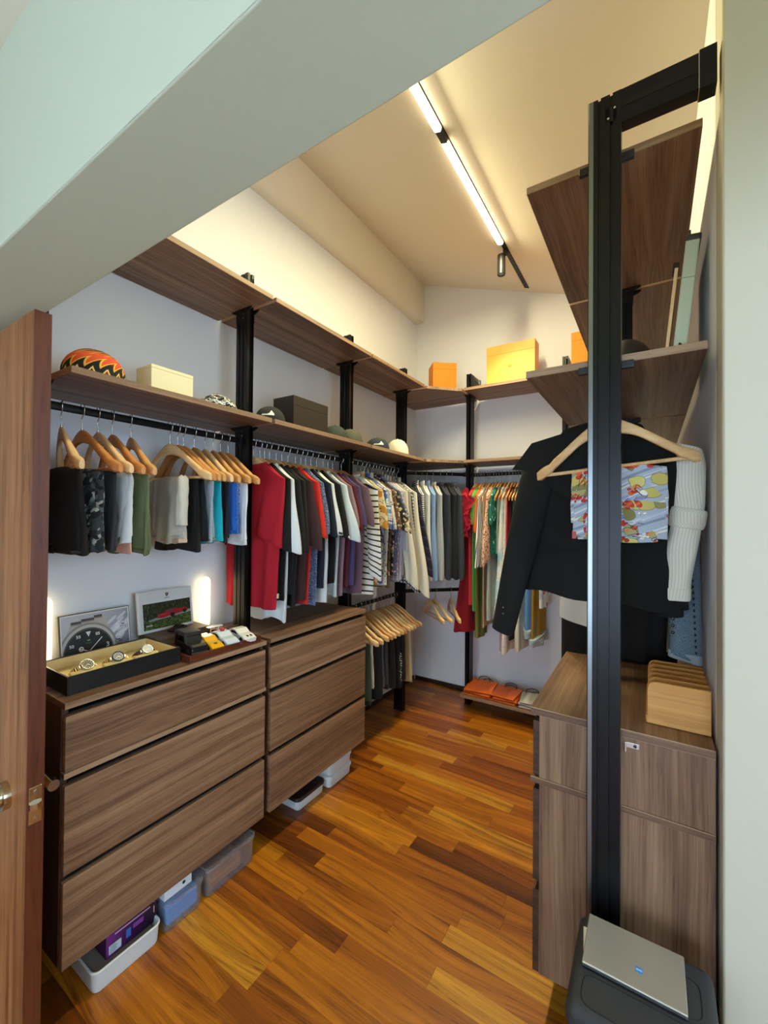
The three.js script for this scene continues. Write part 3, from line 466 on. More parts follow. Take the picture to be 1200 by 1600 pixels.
// section 1: trousers and shorts folded over the hanger bars
const trousers = [
  ['black jeans folded over the hanger nearest the door', C('#0d0e11'), -0.603, 0.285, 0.135, 0.021, 0, 0.02],
  ['grey and black camouflage trousers folded over a hanger', P.camo, -0.668, 0.285, 0.13, 0.02, 1, 0.03],
  ['charcoal trousers folded between camouflage and white pairs', C('#2b2e36'), -0.715, 0.285, 0.115, 0.014, 0, 0.03],
  ['white cotton trousers with pink lining at the hem', C('#cfd9df'), -0.765, 0.262, 0.125, 0.018, 2, 0.03],
  ['olive green trousers hanging in a loose fold', C('#5c6a4c'), -0.822, 0.3, 0.122, 0.017, 1, 0.02],
  ['pale grey trousers showing their wide cuffed side', P.heather, -0.968, 0.268, 0.128, 0.014, 0, -0.1],
  ['black shorts hanging right after the pale grey trousers', C('#0b0c0f'), -1.01, 0.3, 0.14, 0.016, 1, 0.02],
  ['black denim trousers tucked behind the black shorts', C('#14161b'), -1.045, 0.27, 0.13, 0.012, 0, 0.02],
  ['pale grey denim shorts with frayed hem', P.denimLight, -1.085, 0.265, 0.13, 0.015, 0, 0.03],
  ['bright cyan shorts folded over a hanger', C('#12a9bd'), -1.13, 0.275, 0.12, 0.014, 0, 0.02],
  ['dark navy shorts between cyan and blue pairs', C('#151a28'), -1.172, 0.27, 0.118, 0.012, 0, 0.02],
  ['vivid blue swim shorts with lace side trim', C('#2a67c4'), -1.208, 0.245, 0.12, 0.014, 0, 0.02],
  ['white shorts at the end beside the black post', C('#d8dde2'), -1.255, 0.285, 0.135, 0.016, 0, 0.02],
];
const HOOKS = [[-0.599, -0.24], [-0.659, 0.0], [-0.708, -0.08], [-0.755, -0.12], [-0.819, -0.24], [-0.971, 0.09], [-1.005, 0.0], [-1.03, -0.02], [-1.08, -0.15], [-1.13, -0.22], [-1.171, -0.24], [-1.209, -0.17], [-1.25, -0.14]]; // place and swing of each hook
trousers.forEach(([label, m, z, L, w, th, kind, turn], i) => {
  const x = -1.655, ty = RY - 0.207 + 0.006;
  hanger('wooden hanger holding the ' + label.replace(/ folded.*| hanging.*| showing.*| with.*| tucked.*| between.*| at the end.*/, ''), x, HOOKS[i][0], HOOKS[i][1], RY, [0, 2, 0, 2, 1, 0, 2, 1, 1, 0, 1, 1, 1][i], true);
  const t = thing(i < 6 || i === 7 ? 'folded_trousers' : 'folded_shorts', label, i < 6 || i === 7 ? 'trousers' : 'shorts', [x, ty - L, z], turn);
  const put = (n, g, mm, l) => obj(n, g.translate(0, L + 0.2, 0), mm, t, l);
  put('cloth', clothBody({ L, w0: w * 0.94, w1: w, T: th, th1: th * 1.15, folds: 3.2 + (i % 3) * 0.8, amp: 0.009, shoulders: false, sd: i * 3.3, hem: 0.006, top: 0.0 }), m);
  // the second leg layer, a little shorter and set inwards
  put('leg_layer', clothBody({ L: L * 0.93, w0: w * 0.8, w1: w * 0.86, T: th * 1.25, th1: th * 1.35, folds: 2.6, amp: 0.006, shoulders: false, sd: i * 3.3 + 1.1, hem: 0.01, top: -0.001 }).translate(0.012, 0, 0), m);
  if (i === 5) { put('cuff', clothBody({ L: 0.2, w0: 0.014, w1: 0.02, T: th * 1.5, folds: 1, amp: 0.001, shoulders: false, sd: 2 }).translate(w - 0.006, 0, 0), C('#cfcabd'), 'paler turned cuff'); put('hem', span(-w, w, -0.2 - L + 0.004, -0.2 - L + 0.02, -th * 1.3, th * 1.3, 'x', 0.004), C('#c4a896'), 'pinkish hem band'); }
  if (i === 3) put('lining', clothBody({ L: L + 0.03, w0: w * 0.7, w1: w * 0.9, T: th * 0.7, folds: 2, amp: 0.004, shoulders: false, sd: 8 }), C('#d9a79b'), 'pink lining');
  if (i === 8 || i === 0) put('hem', span(-w * 0.98, w * 0.98, -0.2 - L + 0.002, -0.2 - L + 0.014, -th * 1.25, th * 1.25, 'x', 0.005), i ? P.denimMid : C('#191a20'));
  if (i === 11) for (let k = 0; k < 9; k++) put('lace', new THREE.TorusGeometry(0.007, 0.002, 6, 12).rotateY(Math.PI / 2).translate(w + 0.004, -0.225 - k * 0.02, 0), C('#3f7ad2'));
});

// section 2: t-shirts
const tees = [
  ['crimson t-shirt hanging first beside the black post', '#a80f26', -1.397, 0.69, { len: 0.31, w0: 0.08, w1: 0.08, out: -0.01 }, 0.05],
  ['black t-shirt with wide sleeves behind the crimson one', '#0a0a0b', -1.437, 0.66, { len: 0.33, w0: 0.08, w1: 0.095, out: 0.02 }, 0.02],
  ['white t-shirt with long tail reaching the dresser top', '#d5dde2', -1.468, 0.76, { len: 0.34, w0: 0.08, w1: 0.085, out: 0.05 }, -0.02],
  ['black cotton t-shirt hanging behind the white one', '#0d0e11', -1.5, 0.64, { len: 0.33, w0: 0.08, w1: 0.09, out: 0.05 }, 0.02],
  ['charcoal t-shirt beside the dark maroon one', '#151517', -1.545, 0.7, { len: 0.34, w0: 0.08, w1: 0.09, out: 0.04 }, -0.03],
  ['dark maroon t-shirt with drooping sleeve', '#3b2224', -1.585, 0.68, { len: 0.33, w0: 0.08, w1: 0.09, out: 0.07 }, 0.04],
  ['bright tomato red t-shirt in the middle of the rail', '#cf2a1f', -1.63, 0.7, { len: 0.27, w0: 0.085, w1: 0.09, out: 0.065 }, 0.03],
  ['navy t-shirt with pale all-over pattern', P.navyPattern, -1.685, 0.72, { len: 0.25, w0: 0.08, w1: 0.085, out: 0.05 }, -0.04],
  ['plain navy polo shirt behind the patterned navy one', '#161c2e', -1.728, 0.64, { len: 0.27, w0: 0.08, w1: 0.085, out: 0.055 }, 0.03],
  ['white ringer t-shirt with navy sleeve bands', '#dde2e6', -1.765, 0.72, { len: 0.26, w0: 0.08, w1: 0.085, out: 0.065 }, -0.02],
  ['black polo shirt with white trimmed sleeves', '#08090b', -1.81, 0.62, { len: 0.28, w0: 0.08, w1: 0.088, out: 0.07 }, 0.03],
  ['pale ice-blue t-shirt with wide hanging sleeves', '#c9d6de', -1.858, 0.7, { len: 0.3, w0: 0.085, w1: 0.098, out: 0.1 }, 0.05],
  ['dusty mauve t-shirt near the second post', '#8d7481', -1.915, 0.7, { len: 0.22, w0: 0.08, w1: 0.085, out: 0.07 }, 0.0],
  ['deep burgundy t-shirt behind the mauve one', '#5d2130', -1.96, 0.66, { len: 0.24, w0: 0.08, w1: 0.085, out: 0.055 }, 0.02],
  ['violet t-shirt mostly hidden near the second post', '#4c4474', -2.005, 0.66, { len: 0.22, w0: 0.08, w1: 0.08, out: 0.05 }, 0.0],
  ['plum striped t-shirt last before the second post', '#6e5566', -2.09, 0.72, { len: 0.22, w0: 0.08, w1: 0.08, out: 0.05 }, 0.0],
];
tees.forEach(([label, c, z, L, sleeve, turn], i) => {
  const m = typeof c === 'string' ? C(c) : c, x = -1.655;
  const w = i === 0 ? 0.2 : rr(0.188, 0.2);
  const t = garment('t_shirt', label, 't-shirt', m, { x, z, turn, ry: RY, L, w0: 0.2, wm: w * 0.9, w1: w * (i === 2 ? 0.8 : 0.84), T: 0.0135, th1: 0.022, neck: 0.092, folds: i === 0 ? 5 : rr(3.6, 5.5), amp: i === 0 ? 0.012 : 0.009, sleeve, collar: 0.01, hem: i === 2 ? 0.014 : 0.004, hemSlope: i === 2 ? -0.06 : 0, cuff: i === 9 ? C('#1d2638') : i === 10 ? C('#d9dcde') : null, collarMat: i === 9 ? C('#1d2638') : null });
  hanger('wooden hanger holding the ' + label.replace(/ (hanging|with|behind|beside|in the|near|mostly|last).*/, ''), x, z, turn, RY, [0, 0, 2, 1, 0, 1, 1, 1, 0, 0, 0, 1, 0, 0, 2, 1][i]);
  if (i === 0) obj('side_label', box(0.0015, 0.022, 0.012, 0.188, 0.075, 0.018, 'y'), C('#d8c9b0'), t, 'small cream side label');
});

// section 3: patterned short sleeves, then long sleeves
const SH = { len: 0.24, w0: 0.08, w1: 0.082, out: 0.05 }, LS = { len: 0.62, w0: 0.075, w1: 0.05, out: 0.03 };
const shirts = [
  ['long white top with black stripes at start of shirt rail', P.stripeWide, -2.192, 0.76, { len: 0.56, w0: 0.075, w1: 0.055, out: 0.03 }, 0.04],
  ['tan short-sleeved shirt with orange flowers', P.tanFloral, -2.245, 0.7, SH, 0.02],
  ['blue and white plaid short-sleeved shirt', P.plaidBlue, -2.3, 0.7, { ...SH, out: 0.06 }, -0.02],
  ['pale shirt with small grey flower print', P.greyFloral, -2.345, 0.72, SH, 0.02],
  ['brown floral short-sleeved shirt', P.brownFloral, -2.385, 0.74, { ...SH, out: 0.07 }, 0.0],
  ['dark shirt with big cream flowers', P.darkFloral, -2.43, 0.66, { ...SH, len: 0.27, w1: 0.09, out: 0.11 }, 0.04],
  ['violet floral short-sleeved shirt', P.violetFloral, -2.47, 0.66, { ...SH, out: 0.09 }, 0.0],
  ['pink and blue fine plaid shirt', P.plaidPink, -2.505, 0.7, { ...SH, out: 0.05 }, 0.0],
  ['pale lilac shirt with rounded hem', C('#b9b8c6'), -2.54, 0.72, { ...LS, len: 0.4, w1: 0.06 }, 0.0],
  ['cream long-sleeved shirt with buttoned cuff', C('#dcd8c8'), -2.578, 0.68, { ...LS, len: 0.66, out: 0.085, w1: 0.046 }, 0.02],
  ['mauve micro-check long-sleeved shirt', P.checkFine, -2.625, 0.7, { ...LS, len: 0.6, out: 0.06 }, 0.0],
  ['dark grey gingham long-sleeved shirt', P.gingham, -2.665, 0.74, { ...LS, len: 0.7, out: 0.045 }, 0.0],
  ['ivory long-sleeved shirt before the corner post', C('#e2ded0'), -2.71, 0.74, { ...LS, len: 0.74, out: 0.1, w1: 0.045 }, 0.05],
  ['navy plaid long-sleeved shirt at the corner post', P.plaidNavy, -2.77, 0.7, { ...LS, len: 0.6, out: 0.1 }, 0.06],
];
shirts.forEach(([label, m, z, L, sleeve, turn], i) => {
  const x = -1.655, t = garment('shirt', label, 'shirt', m, { x, z, turn, ry: RY, L, w0: 0.2, w1: rr(0.175, 0.19), T: 0.0135, th1: 0.019, folds: rr(2.4, 4), amp: 0.006, sleeve, collar: i ? 0.03 : 0.01, hem: i === 8 ? 0.018 : 0.005 });
  for (let k = 0; k < 6 && i > 0; k++) obj('button', cyl(0.0045, 0.0045, 0.003, 0.0, L - 0.07 - k * 0.09, 0.022, 'z', 10), C('#d9d4c6'), t);
  hanger('wooden hanger holding the ' + label.replace(/ (at start|before|at the).*/, ''), x, z, turn, RY, i % 3);
});

// corner: shirts and suit jackets on the diagonal rail
const JL = { len: 0.62, w0: 0.08, w1: 0.055, out: 0.02 };
[
  ['striped grey and white shirt first on the corner rail', P.stripeFine, 0.075, 0.74, LS, 0.015, 'shirt', 1],
  ['off-white shirt beside the sky blue corner shirt', C('#d9dad6'), 0.125, 0.72, LS, 0.015, 'shirt', 0],
  ['sky blue shirt on the corner rail', C('#7f9cc6'), 0.168, 0.72, LS, 0.015, 'shirt', 1],
  ['light grey linen jacket on the corner rail', C('#a9acae'), 0.218, 0.74, JL, 0.018, 'jacket', 1],
  ['slate navy suit jacket on the corner rail', C('#2b303f'), 0.28, 0.7, JL, 0.022, 'jacket', 'black'],
  ['black suit jacket between the navy and charcoal ones', C('#17181d'), 0.332, 0.72, JL, 0.02, 'jacket', 'black'],
  ['charcoal suit jacket at the right end of corner rail', C('#343a44'), 0.378, 0.7, JL, 0.022, 'jacket', 'black'],
].forEach(([label, m, d, L, sl, th, kind, hk], i) => {
  const x = -1.635 + d * 0.7071, z = -2.885 - d * 0.7071, turn = -Math.PI / 4;
  garment(kind === 'jacket' ? 'suit_jacket' : 'shirt', label, kind, m, { x, z, turn, ry: RY - 0.01, L, w0: 0.2, w1: 0.19, T: th, th1: th * 1.2, folds: 2, amp: 0.004, sleeve: sl, collar: kind === 'jacket' ? 0.02 : 0.03 });
  hanger((hk === 'black' ? 'black hanger holding the ' : 'wooden hanger holding the ') + label.replace(/ (first|beside|on the|between|at the).*/, ''), x, z, turn, RY - 0.01, hk);
});

// lower rail of section 3: long trousers hung at thigh height
const lowT = [
  ['dark green jeans on the lower rail beside the dresser', P.denimGreen, -2.205, 0.4, 0.12, 0.02],
  ['pair of white trousers on the lower rail', C('#cfd0cc'), -2.262, 0.32, 0.1, 0.01],
  ['black dress trousers, first dark pair on the lower rail', C('#101116'), -2.32, 0.4, 0.13, 0.022],
  ['grey lilac trousers on the lower rail', C('#5a5d72'), -2.385, 0.36, 0.1, 0.012],
  ['dark blue-grey trousers on the lower rail', C('#30343f'), -2.43, 0.37, 0.11, 0.014],
  ['black chinos behind the post on the lower rail', C('#0c0c0f'), -2.49, 0.39, 0.13, 0.02],
  ['black trousers with silver beads on the lower rail', C('#0e0d0f'), -2.56, 0.4, 0.13, 0.02],
  ['black velvet trousers, fourth dark pair on the lower rail', C('#131218'), -2.63, 0.38, 0.13, 0.02],
  ['beige trousers at the corner end of the lower rail', C('#b59c76'), -2.735, 0.42, 0.12, 0.014],
];
lowT.forEach(([label, m, z, L, w, th], i) => {
  const ry = 0.905, x = -1.612, t = thing('folded_trousers', label, 'trousers', [x, ry - 0.2 - L, z], rr(-0.03, 0.04));
  const put = (n, g, mm, l) => obj(n, g.translate(0, L + 0.2, 0), mm, t, l);
  put('cloth', clothBody({ L, w0: w * 0.9, w1: w, T: th, th1: th * 1.3, folds: 2.4, amp: 0.008, shoulders: false, sd: i * 2.7 + 4, hem: 0.008 }), m);
  put('leg_layer', clothBody({ L: L * 0.94, w0: w * 0.78, w1: w * 0.9, T: th * 1.3, th1: th * 1.45, folds: 2, amp: 0.007, shoulders: false, sd: i * 2.7 + 6, hem: 0.01, top: -0.001 }).translate(0.014, 0, 0), m);
  if (i === 6) { const b = []; for (let k = 0; k < 40; k++) b.push(new THREE.SphereGeometry(0.0035, 6, 5).toNonIndexed().translate(w + rr(-0.006, 0.004), -0.36 - k * 0.005, rr(-0.014, 0.014))); put('beads', mergeGeometries(b), M.chrome); }
});
const hz = [-2.205, -2.262, -2.32, -2.37, -2.42, -2.47, -2.52, -2.565, -2.61, -2.655, -2.7, -2.745, -2.785];
hz.forEach((z, i) => hanger(i === 0 ? 'pale wooden hanger nearest the dresser on the lower rail' : i === 12 ? 'wooden hanger nearest corner post on the lower rail' : 'pale wooden hanger on the lower rail, ' + ['second', 'third', 'fourth', 'fifth', 'sixth', 'seventh', 'eighth', 'ninth', 'tenth', 'eleventh', 'twelfth'][i - 1] + ' from the dresser', -1.655, z + 0.02, 0.02 + rr(-0.04, 0.05), 0.905, i % 4 === 3 ? 1 : 0, true, 'hangers packed along the lower rail'));
[[0.2, 'empty wooden hanger, left of three on low corner rail', -0.7], [0.25, 'empty wooden hanger, middle of three on low corner rail', -0.62], [0.38, 'empty wooden hanger nearest the crimson dress on low corner rail', -0.95]].forEach(([d, l, t]) => hanger(l, -1.635 + d * 0.7071, -2.885 - d * 0.7071, t, 0.918, 0, true));

// back rail: dresses and tops, seen edge on
const DR = 1.842, DT = -Math.PI / 2;
const SL = { len: 0.2, w0: 0.07, w1: 0.075, out: 0.03 };
[
  ['long crimson dress with ruffled shoulder beside the slim post', C('#8c0f22'), -1.2, 1.12, null, 0.2, { w0: 0.17, wm: 0.15, w1: 0.2, T: 0.022, th1: 0.034, shear: 0.1 }],
  ['coral red blouse tucked beside the crimson dress', C('#c8323a'), -1.182, 0.9, SL, 0, {}],
  ['grass green top with short sleeve on dress rail', C('#4fa043'), -1.162, 0.95, SL, 0, { w1: 0.15 }],
  ['olive green long dress on the dress rail', C('#75783a'), -1.148, 1.16, SL, 0, { w1: 0.12 }],
  ['bright orange sleeveless top on the dress rail', C('#d9601f'), -1.128, 0.6, { ...SL, len: 0.26 }, 0, {}],
  ['striped navy and white blouse with long sleeve', P.stripeVert, -1.1, 0.6, { len: 0.52, w0: 0.08, w1: 0.075, out: 0.06 }, 0, {}],
  ['tan long skirt dress beside the leopard blouse', C('#c9a887'), -1.082, 1.05, null, 0, { w1: 0.19 }],
  ['peach leopard print blouse with flared sleeve', P.leopard, -1.05, 0.56, { len: 0.5, w0: 0.07, w1: 0.085, out: 0.09 }, 0, {}],
  ['grey dotted long dress on the dress rail', P.greyDotted, -1.03, 1.0, null, 0, { w1: 0.185 }],
  ['teal and white leaf print top on dress rail', P.palm, -1.008, 0.5, SL, 0, {}],
  ['sage grey strappy top on the dress rail', C('#8f978d'), -0.985, 0.5, null, 0, { w0: 0.13, w1: 0.15 }],
  ['pale blue and peach tie-dye dress', P.tieDye, -0.955, 1.03, null, 0, { w0: 0.14, wm: 0.16, w1: 0.215, T: 0.018, th1: 0.05 }],
  ['pale pink checked long dress peeking below tie-dye dress', P.pinkGrid, -0.93, 1.22, null, 0, { w1: 0.2, w0: 0.14, th1: 0.03 }],
  ['scarlet sleeveless dress on the dress rail', C('#b3122a'), -0.902, 1.02, null, 0, { w0: 0.14, w1: 0.17 }],
  ['black lace top on the dress rail', C('#161416'), -0.88, 1.12, null, 0, { w0: 0.14, w1: 0.17 }],
  ['grey ribbed dress on the dress rail', C('#74736f'), -0.858, 0.9, null, 0, { w0: 0.15, w1: 0.17 }],
  ['black and white fine striped dress', P.blackWhite, -0.836, 0.9, null, 0, { w0: 0.16, w1: 0.18 }],
  ['cream linen trousers at right end of dress rail', C('#d6d1bf'), -0.812, 1.18, null, 0, { w0: 0.15, w1: 0.21, T: 0.026, th1: 0.034 }],
  ['pale blue denim dungarees hanging behind the blazer sleeve', P.denimBlue, -0.752, 1.08, null, 0, { w0: 0.15, w1: 0.2, T: 0.026, th1: 0.034 }],
  ['mustard yellow skirt hanging behind the blue dungarees', C('#a37a1c'), -0.712, 1.14, null, 0, { w0: 0.15, w1: 0.18 }],
  ['white and orange printed blouse below the blazer hem', printed(canvasTex(128, 128, (g, w, h) => { fill(g, '#d9e3ea', w, h); blobs(g, w, h, 14, ['#e0763c', '#d99a86', '#9fb4d6'], 8, 22); }, 5, 5)), -0.665, 0.86, SL, 0, { w1: 0.2 }],
].forEach(([label, m, x, L, sl, ruffle, ex], i) => {
  const isTop = L < 0.7, kind = /trousers/.test(label) ? 'linen_trousers' : /skirt hanging/.test(label) ? 'skirt' : /dungarees/.test(label) ? 'dungarees' : isTop || /blouse|top/.test(label) ? 'blouse' : 'dress';
  const t = garment(kind, label, kind.replace('linen_', ''), m, { x, z: -3.262, turn: DT + rr(-0.05, 0.05), ry: DR, L, w0: 0.19, w1: 0.17, T: 0.0105, th1: 0.018, folds: rr(3, 5), amp: 0.006, sleeve: sl, neck: 0.105, collar: 0.006, ...ex });
  hanger('wooden hanger holding the ' + label.replace(/ (beside|tucked|on the|on dress|at right|hanging|with|peeking|below).*/, ''), x, -3.262, DT, DR, i % 3);
  if (ruffle) { // gathered rosette of cloth at the near shoulder
    for (let k = 0; k < 5; k++) { const rings = []; for (let j = 0; j <= 6; j++) { const ring = []; for (let q = 0; q < 26; q++) { const a = q / 26 * 6.2832, rad = lerp(0.03, 0.11 - 0.008 * k, j / 6) * (1 + 0.22 * Math.sin(a * 5 + k * 2) * j / 6); ring.push(V(0.205 + 0.012 * Math.sin(j + k) + Math.sin(a) * 0.04 * j / 6, L - 0.09 - k * 0.055 + Math.cos(a) * rad * 0.8, -Math.sin(a) * rad * 0.8 + 0.03)); } rings.push(ring); } obj('ruffle', loft(rings, true), C('#b3152f'), t, 'gathered bright red ruffle'); }
  }
  if (/dungarees/.test(label)) obj('turn_up', clothBody({ L: 0.07, w0: 0.205, w1: 0.21, T: 0.04, folds: 3, amp: 0.006, shoulders: false, sd: 3 }).translate(0, 0.275, 0), P.denimLight, t, 'paler frayed turn-up');
});

// right rail, facing the viewer
{
  const ry = 1.857, rx = -0.1;
  hanger('large wooden hanger with printed scarf behind the tall near post', rx, -1.372, 0, ry, 0, true).rotation.z = 0.085;
  { // folded silk scarf over the bar
    const t = thing('silk_scarf', 'folded silk scarf with red, olive and blue scene print', 'scarf', [-0.085, 1.44, -1.392], 0);
    const fold = (w, L, th, sd, m, n, cx) => obj(n, clothBody({ L, w0: w, w1: w * 1.02, T: th, th1: th * 1.2, folds: 3, amp: 0.002, shoulders: false, sd, hem: 0.003, n: 60 }).translate(cx, 0.416, 0), m, t);
    fold(0.117, 0.21, 0.007, 1, P.scarf, 'front_fold', 0.0); fold(0.1, 0.222, 0.0045, 4, P.scarf, 'back_fold', -0.004); fold(0.122, 0.17, 0.0058, 7, P.scarf, 'side_fold', -0.002);
    obj('border', span(-0.121, -0.109, -0.002, 0.02, -0.008, 0.009, 'x', 0.002), C('#b9605c'), t, 'red woven border');
  }
  { // black blazer
    const bk = cloth('#050506', { sheen: 0 }), t = thing('blazer', 'black tailored blazer hanging sideways behind the scarf', 'blazer', [-0.135, 1.218, -1.465], 0.12), dy = 0.657;
    obj('body', clothBody({ L: 0.545, w0: 0.205, wm: 0.175, w1: 0.225, T: 0.028, th1: 0.04, folds: 1.8, amp: 0.008, neck: 0.06, hem: 0.006, hemSlope: -0.06, rows: 30, n: 60 }).translate(0, dy, 0), bk, t);
    obj('waist_seam', clothBody({ L: 0.006, w0: 0.179, w1: 0.179, T: 0.0345, th1: 0.0345, folds: 1.8, amp: 0.0, shoulders: false, rows: 2, n: 60, hem: 0 }).translate(0, 0.387, 0), C('#040405'), t);
    for (const [s, q] of [[-1, 1], [1, 1]]) {
      const rings = []; // long sleeve swinging away from the body
      for (let i = 0; i <= 20; i++) { const a = i / 20, cx = s * (0.165 + (s < 0 ? 0.125 : 0.02) * Math.pow(a, 0.9)), cy = hangTop(0.165) + 0.004 - (s < 0 ? 0.585 : 0.5) * a + dy, w = lerp(0.045, 0.06, smooth(0, 0.15, a)) * lerp(1, 0.62, a), ring = []; for (let k = 0; k < 28; k++) { const [c, e] = ellipse(28, k); ring.push(V(cx + c * w * 0.95, cy - (s < 0 ? 0.28 : 0.1) * s * -c * w - 0.012 * Math.abs(c) * (1 - a), e * lerp(0.02, 0.036, smooth(0, 0.2, a)) + (s < 0 ? 0.03 : -0.05) * a + 0.006 * Math.sin(a * 7 + c * 2))); } rings.push(ring.reverse()); }
      const sl = obj('sleeve', loft(rings), bk, t);
      for (let k = 0; k < 3; k++) obj('button', new THREE.SphereGeometry(0.005, 10, 8).scale(1, 1, 0.5).translate(s * (s < 0 ? 0.285 : 0.19), dy + hangTop(0.165) - 0.5 - k * 0.02, s < 0 ? 0.06 : -0.02), mat('#1a1a1c', 0.25), sl);
    }
    // turned-up collar and lapels
    const lap = (pts, z, th) => extrude(pts, th, 0.002).translate(0, dy, z);
    obj('lapel', lap([[-0.03, -0.09], [-0.2, -0.135], [-0.26, -0.215], [-0.205, -0.222], [-0.165, -0.262], [-0.06, -0.34], [-0.02, -0.36]], 0.03, 0.008), bk, t);
    obj('lapel', lap([[0.03, -0.09], [0.17, -0.15], [0.19, -0.2], [0.14, -0.22], [0.05, -0.36], [0.02, -0.37]], 0.03, 0.008), bk, t);
    obj('collar', loft([0, 1, 2, 3].map((i) => { const ring = []; for (let k = 0; k < 32; k++) { const a = k / 32 * 6.2832; ring.push(V(Math.cos(a) * (0.085 + 0.025 * i), dy - 0.092 - 0.022 * Math.abs(Math.cos(a)) * i + (i === 1 ? 0.02 : 0), Math.sin(a) * (0.03 + 0.006 * i))); } return ring.reverse(); }), false), bk, t);
    hanger('wooden hanger inside the black blazer', -0.112, -1.462, 0.12, ry, 2);
  }
  { // ribbed white sweater showing at the right end of the rail
    const t = thing('knit_sweater', 'cream ribbed sweater at right end behind the blazer', 'sweater', [-0.095, 1.27, -1.53], 0.0), dy = 0.587;
    obj('body', clothBody({ L: 0.47, w0: 0.19, w1: 0.15, T: 0.024, th1: 0.03, folds: 2, amp: 0.004, neck: 0.06 }).translate(0, dy, 0), P.rib, t);
    const ring = (a, k0) => { const q = []; for (let k = 0; k < 28; k++) { const [c, e] = ellipse(28, k), w = lerp(0.042, 0.034, a) * k0 * smooth(-0.25, 0.12, a); q.push(V(0.182 + c * w - 0.03 * smooth(0.3, 1, a), hangTop(0.16) + 0.016 - 0.44 * a + dy - 0.012 * c * (1 - a), e * 0.03 * k0 + 0.045 + 0.003 * Math.sin(a * 16 + c * 3))); } return q.reverse(); };
    const rings = []; for (let i = 0; i <= 26; i++) rings.push(ring(i / 26, 1));
    const sl = obj('sleeve', loft(rings), P.rib, t);
    obj('rolled_cuff', loft([0.4, 0.405, 0.43, 0.5, 0.525, 0.53].map((a, i) => ring(a, [1, 1.14, 1.22, 1.2, 1.12, 1][i]))), P.rib, sl);
    obj('wrist_band', loft([0.92, 0.925, 0.99, 1.0].map((a, i) => ring(a, [1, 1.06, 1.07, 1][i]))), P.rib, sl);
    hanger('wooden hanger inside the cream ribbed sweater', -0.112, -1.56, 0, ry, 1);
  }
  { // faded jeans
    const t = thing('folded_jeans', 'faded blue jeans with heavy side seam above the bamboo rack', 'jeans', [0.086, 1.06, -1.6], 0.03), L = 0.58;
    obj('leg', clothBody({ L, w0: 0.036, w1: 0.042, T: 0.02, th1: 0.024, folds: 1.2, amp: 0.003, shoulders: false, sd: 2, hem: 0.01, hemSlope: -0.25 }).translate(0, L + 0.2, 0), P.denimMid, t);
    const seam = []; for (let k = 0; k < 30; k++) seam.push(box(0.005, 0.008, 0.003, 0.004 + 0.0007 * k, L - 0.02 - k * 0.018, 0.0262, 'y', 0.0012)); obj('side_seam', seam, P.denimDark, t);
    obj('hem', clothBody({ L: 0.03, w0: 0.0435, w1: 0.044, T: 0.0265, folds: 1, amp: 0.0, shoulders: false, hem: 0.002, hemSlope: -0.25, rows: 4 }).translate(0, 0.235, 0), P.denimLight, t);
    hanger('wooden hanger holding the faded blue jeans', -0.112, -1.62, 0, ry, 0, true);
  }
  [
    ['black knee-length skirt hanging below the blazer', C('#0a0a0d'), -0.06, -1.7, 0.75, 0.1, 0.03, 'skirt'],
    ['navy cardigan against the right wall', C('#141a2b'), -0.02, -1.76, 0.6, 0.14, 0.02, 'cardigan'],
    ['white blouse hem below the blazer, left of the post', C('#d5cfc2'), -0.13, -1.84, 0.715, 0.19, 0.018, 'blouse'],
    ['black lace dress at far end of the right rail', C('#0e0c0d'), -0.12, -1.93, 0.86, 0.2, 0.024, 'dress'],
    ['black fringed cape at the far right rail', C('#121012'), -0.13, -2.0, 0.8, 0.2, 0.02, 'cape'],
  ].forEach(([label, m, x, z, L, w, th, k]) => { garment(k, label, k, m, { x, z, ry, L, w0: Math.min(0.19, w + 0.03), w1: w, T: th * 0.8, th1: th, folds: 3, amp: 0.008, neck: 0.06, hemSlope: k === 'blouse' ? -0.22 : 0, collar: 0.008 }); hanger('wooden hanger holding the ' + label.replace(/ (hanging|against|hem|at far|at the).*/, '') + ' on the right rail', -0.112, z, 0, ry, 1); });
}

// ---------------------------------------------------------------- things on the shelves
function carton(name, label, [x, y, z], w, h, d, m, lid = 0.3, turn = 0) {
  const t = thing(name, label, 'box', [x, y, z], turn); const lm = m;
  obj('base', box(w - 0.004, h * (1 - lid), d - 0.004, 0, h * (1 - lid) / 2, 0, 'x', 0.0015), m, t); obj('lid', box(w - 0.003, h * lid - 0.0004, d - 0.003, 0, h * (1 - lid / 2), 0, 'x', 0.002), lm, t); return t;
}
const SY = 1.947, SU = 2.512;
carton('storage_box', 'cream cardboard box on the lower left shelf', [-1.6, SY, -0.918], 0.11, 0.108, 0.17, mat('#f0e8bd', 0.75), 0.12);
carton('storage_box', 'large dark brown box on the lower left shelf', [-1.6, SY, -1.672], 0.15, 0.165, 0.27, mat('#2b211a', 0.65), 0.3);
const orange = mat('#f28a06', 0.62), orangeP = mat('#f2a548', 0.5);
function logoBox(label, p, w, h, d, m, turn) { const t = carton('gift_box', label, p, w, h, d, m, 0.22, turn); const tx = canvasTex(128, 64, (g, a, b) => { fill(g, '#f0921a', a, b); g.fillStyle = '#7a3c0a'; g.font = 'bold 14px serif'; g.textAlign = 'center'; g.beginPath(); g.arc(64, 22, 8, 0, 6.3); g.stroke(); g.fillText('~ o ~', 64, 26); g.fillText('- - -', 64, 46); }); const e = new THREE.BoxGeometry(0.03, 0.015, 0.0008); e.translate(0, h * 0.47, d / 2 + 0.0004); obj('printed_emblem', e, mat('#ffffff', 0.6, { map: tx }), t); }
logoBox('tall orange box on the upper corner shelf', [-1.475, SU, -3.2], 0.2, 0.245, 0.17, orange, 0.68);
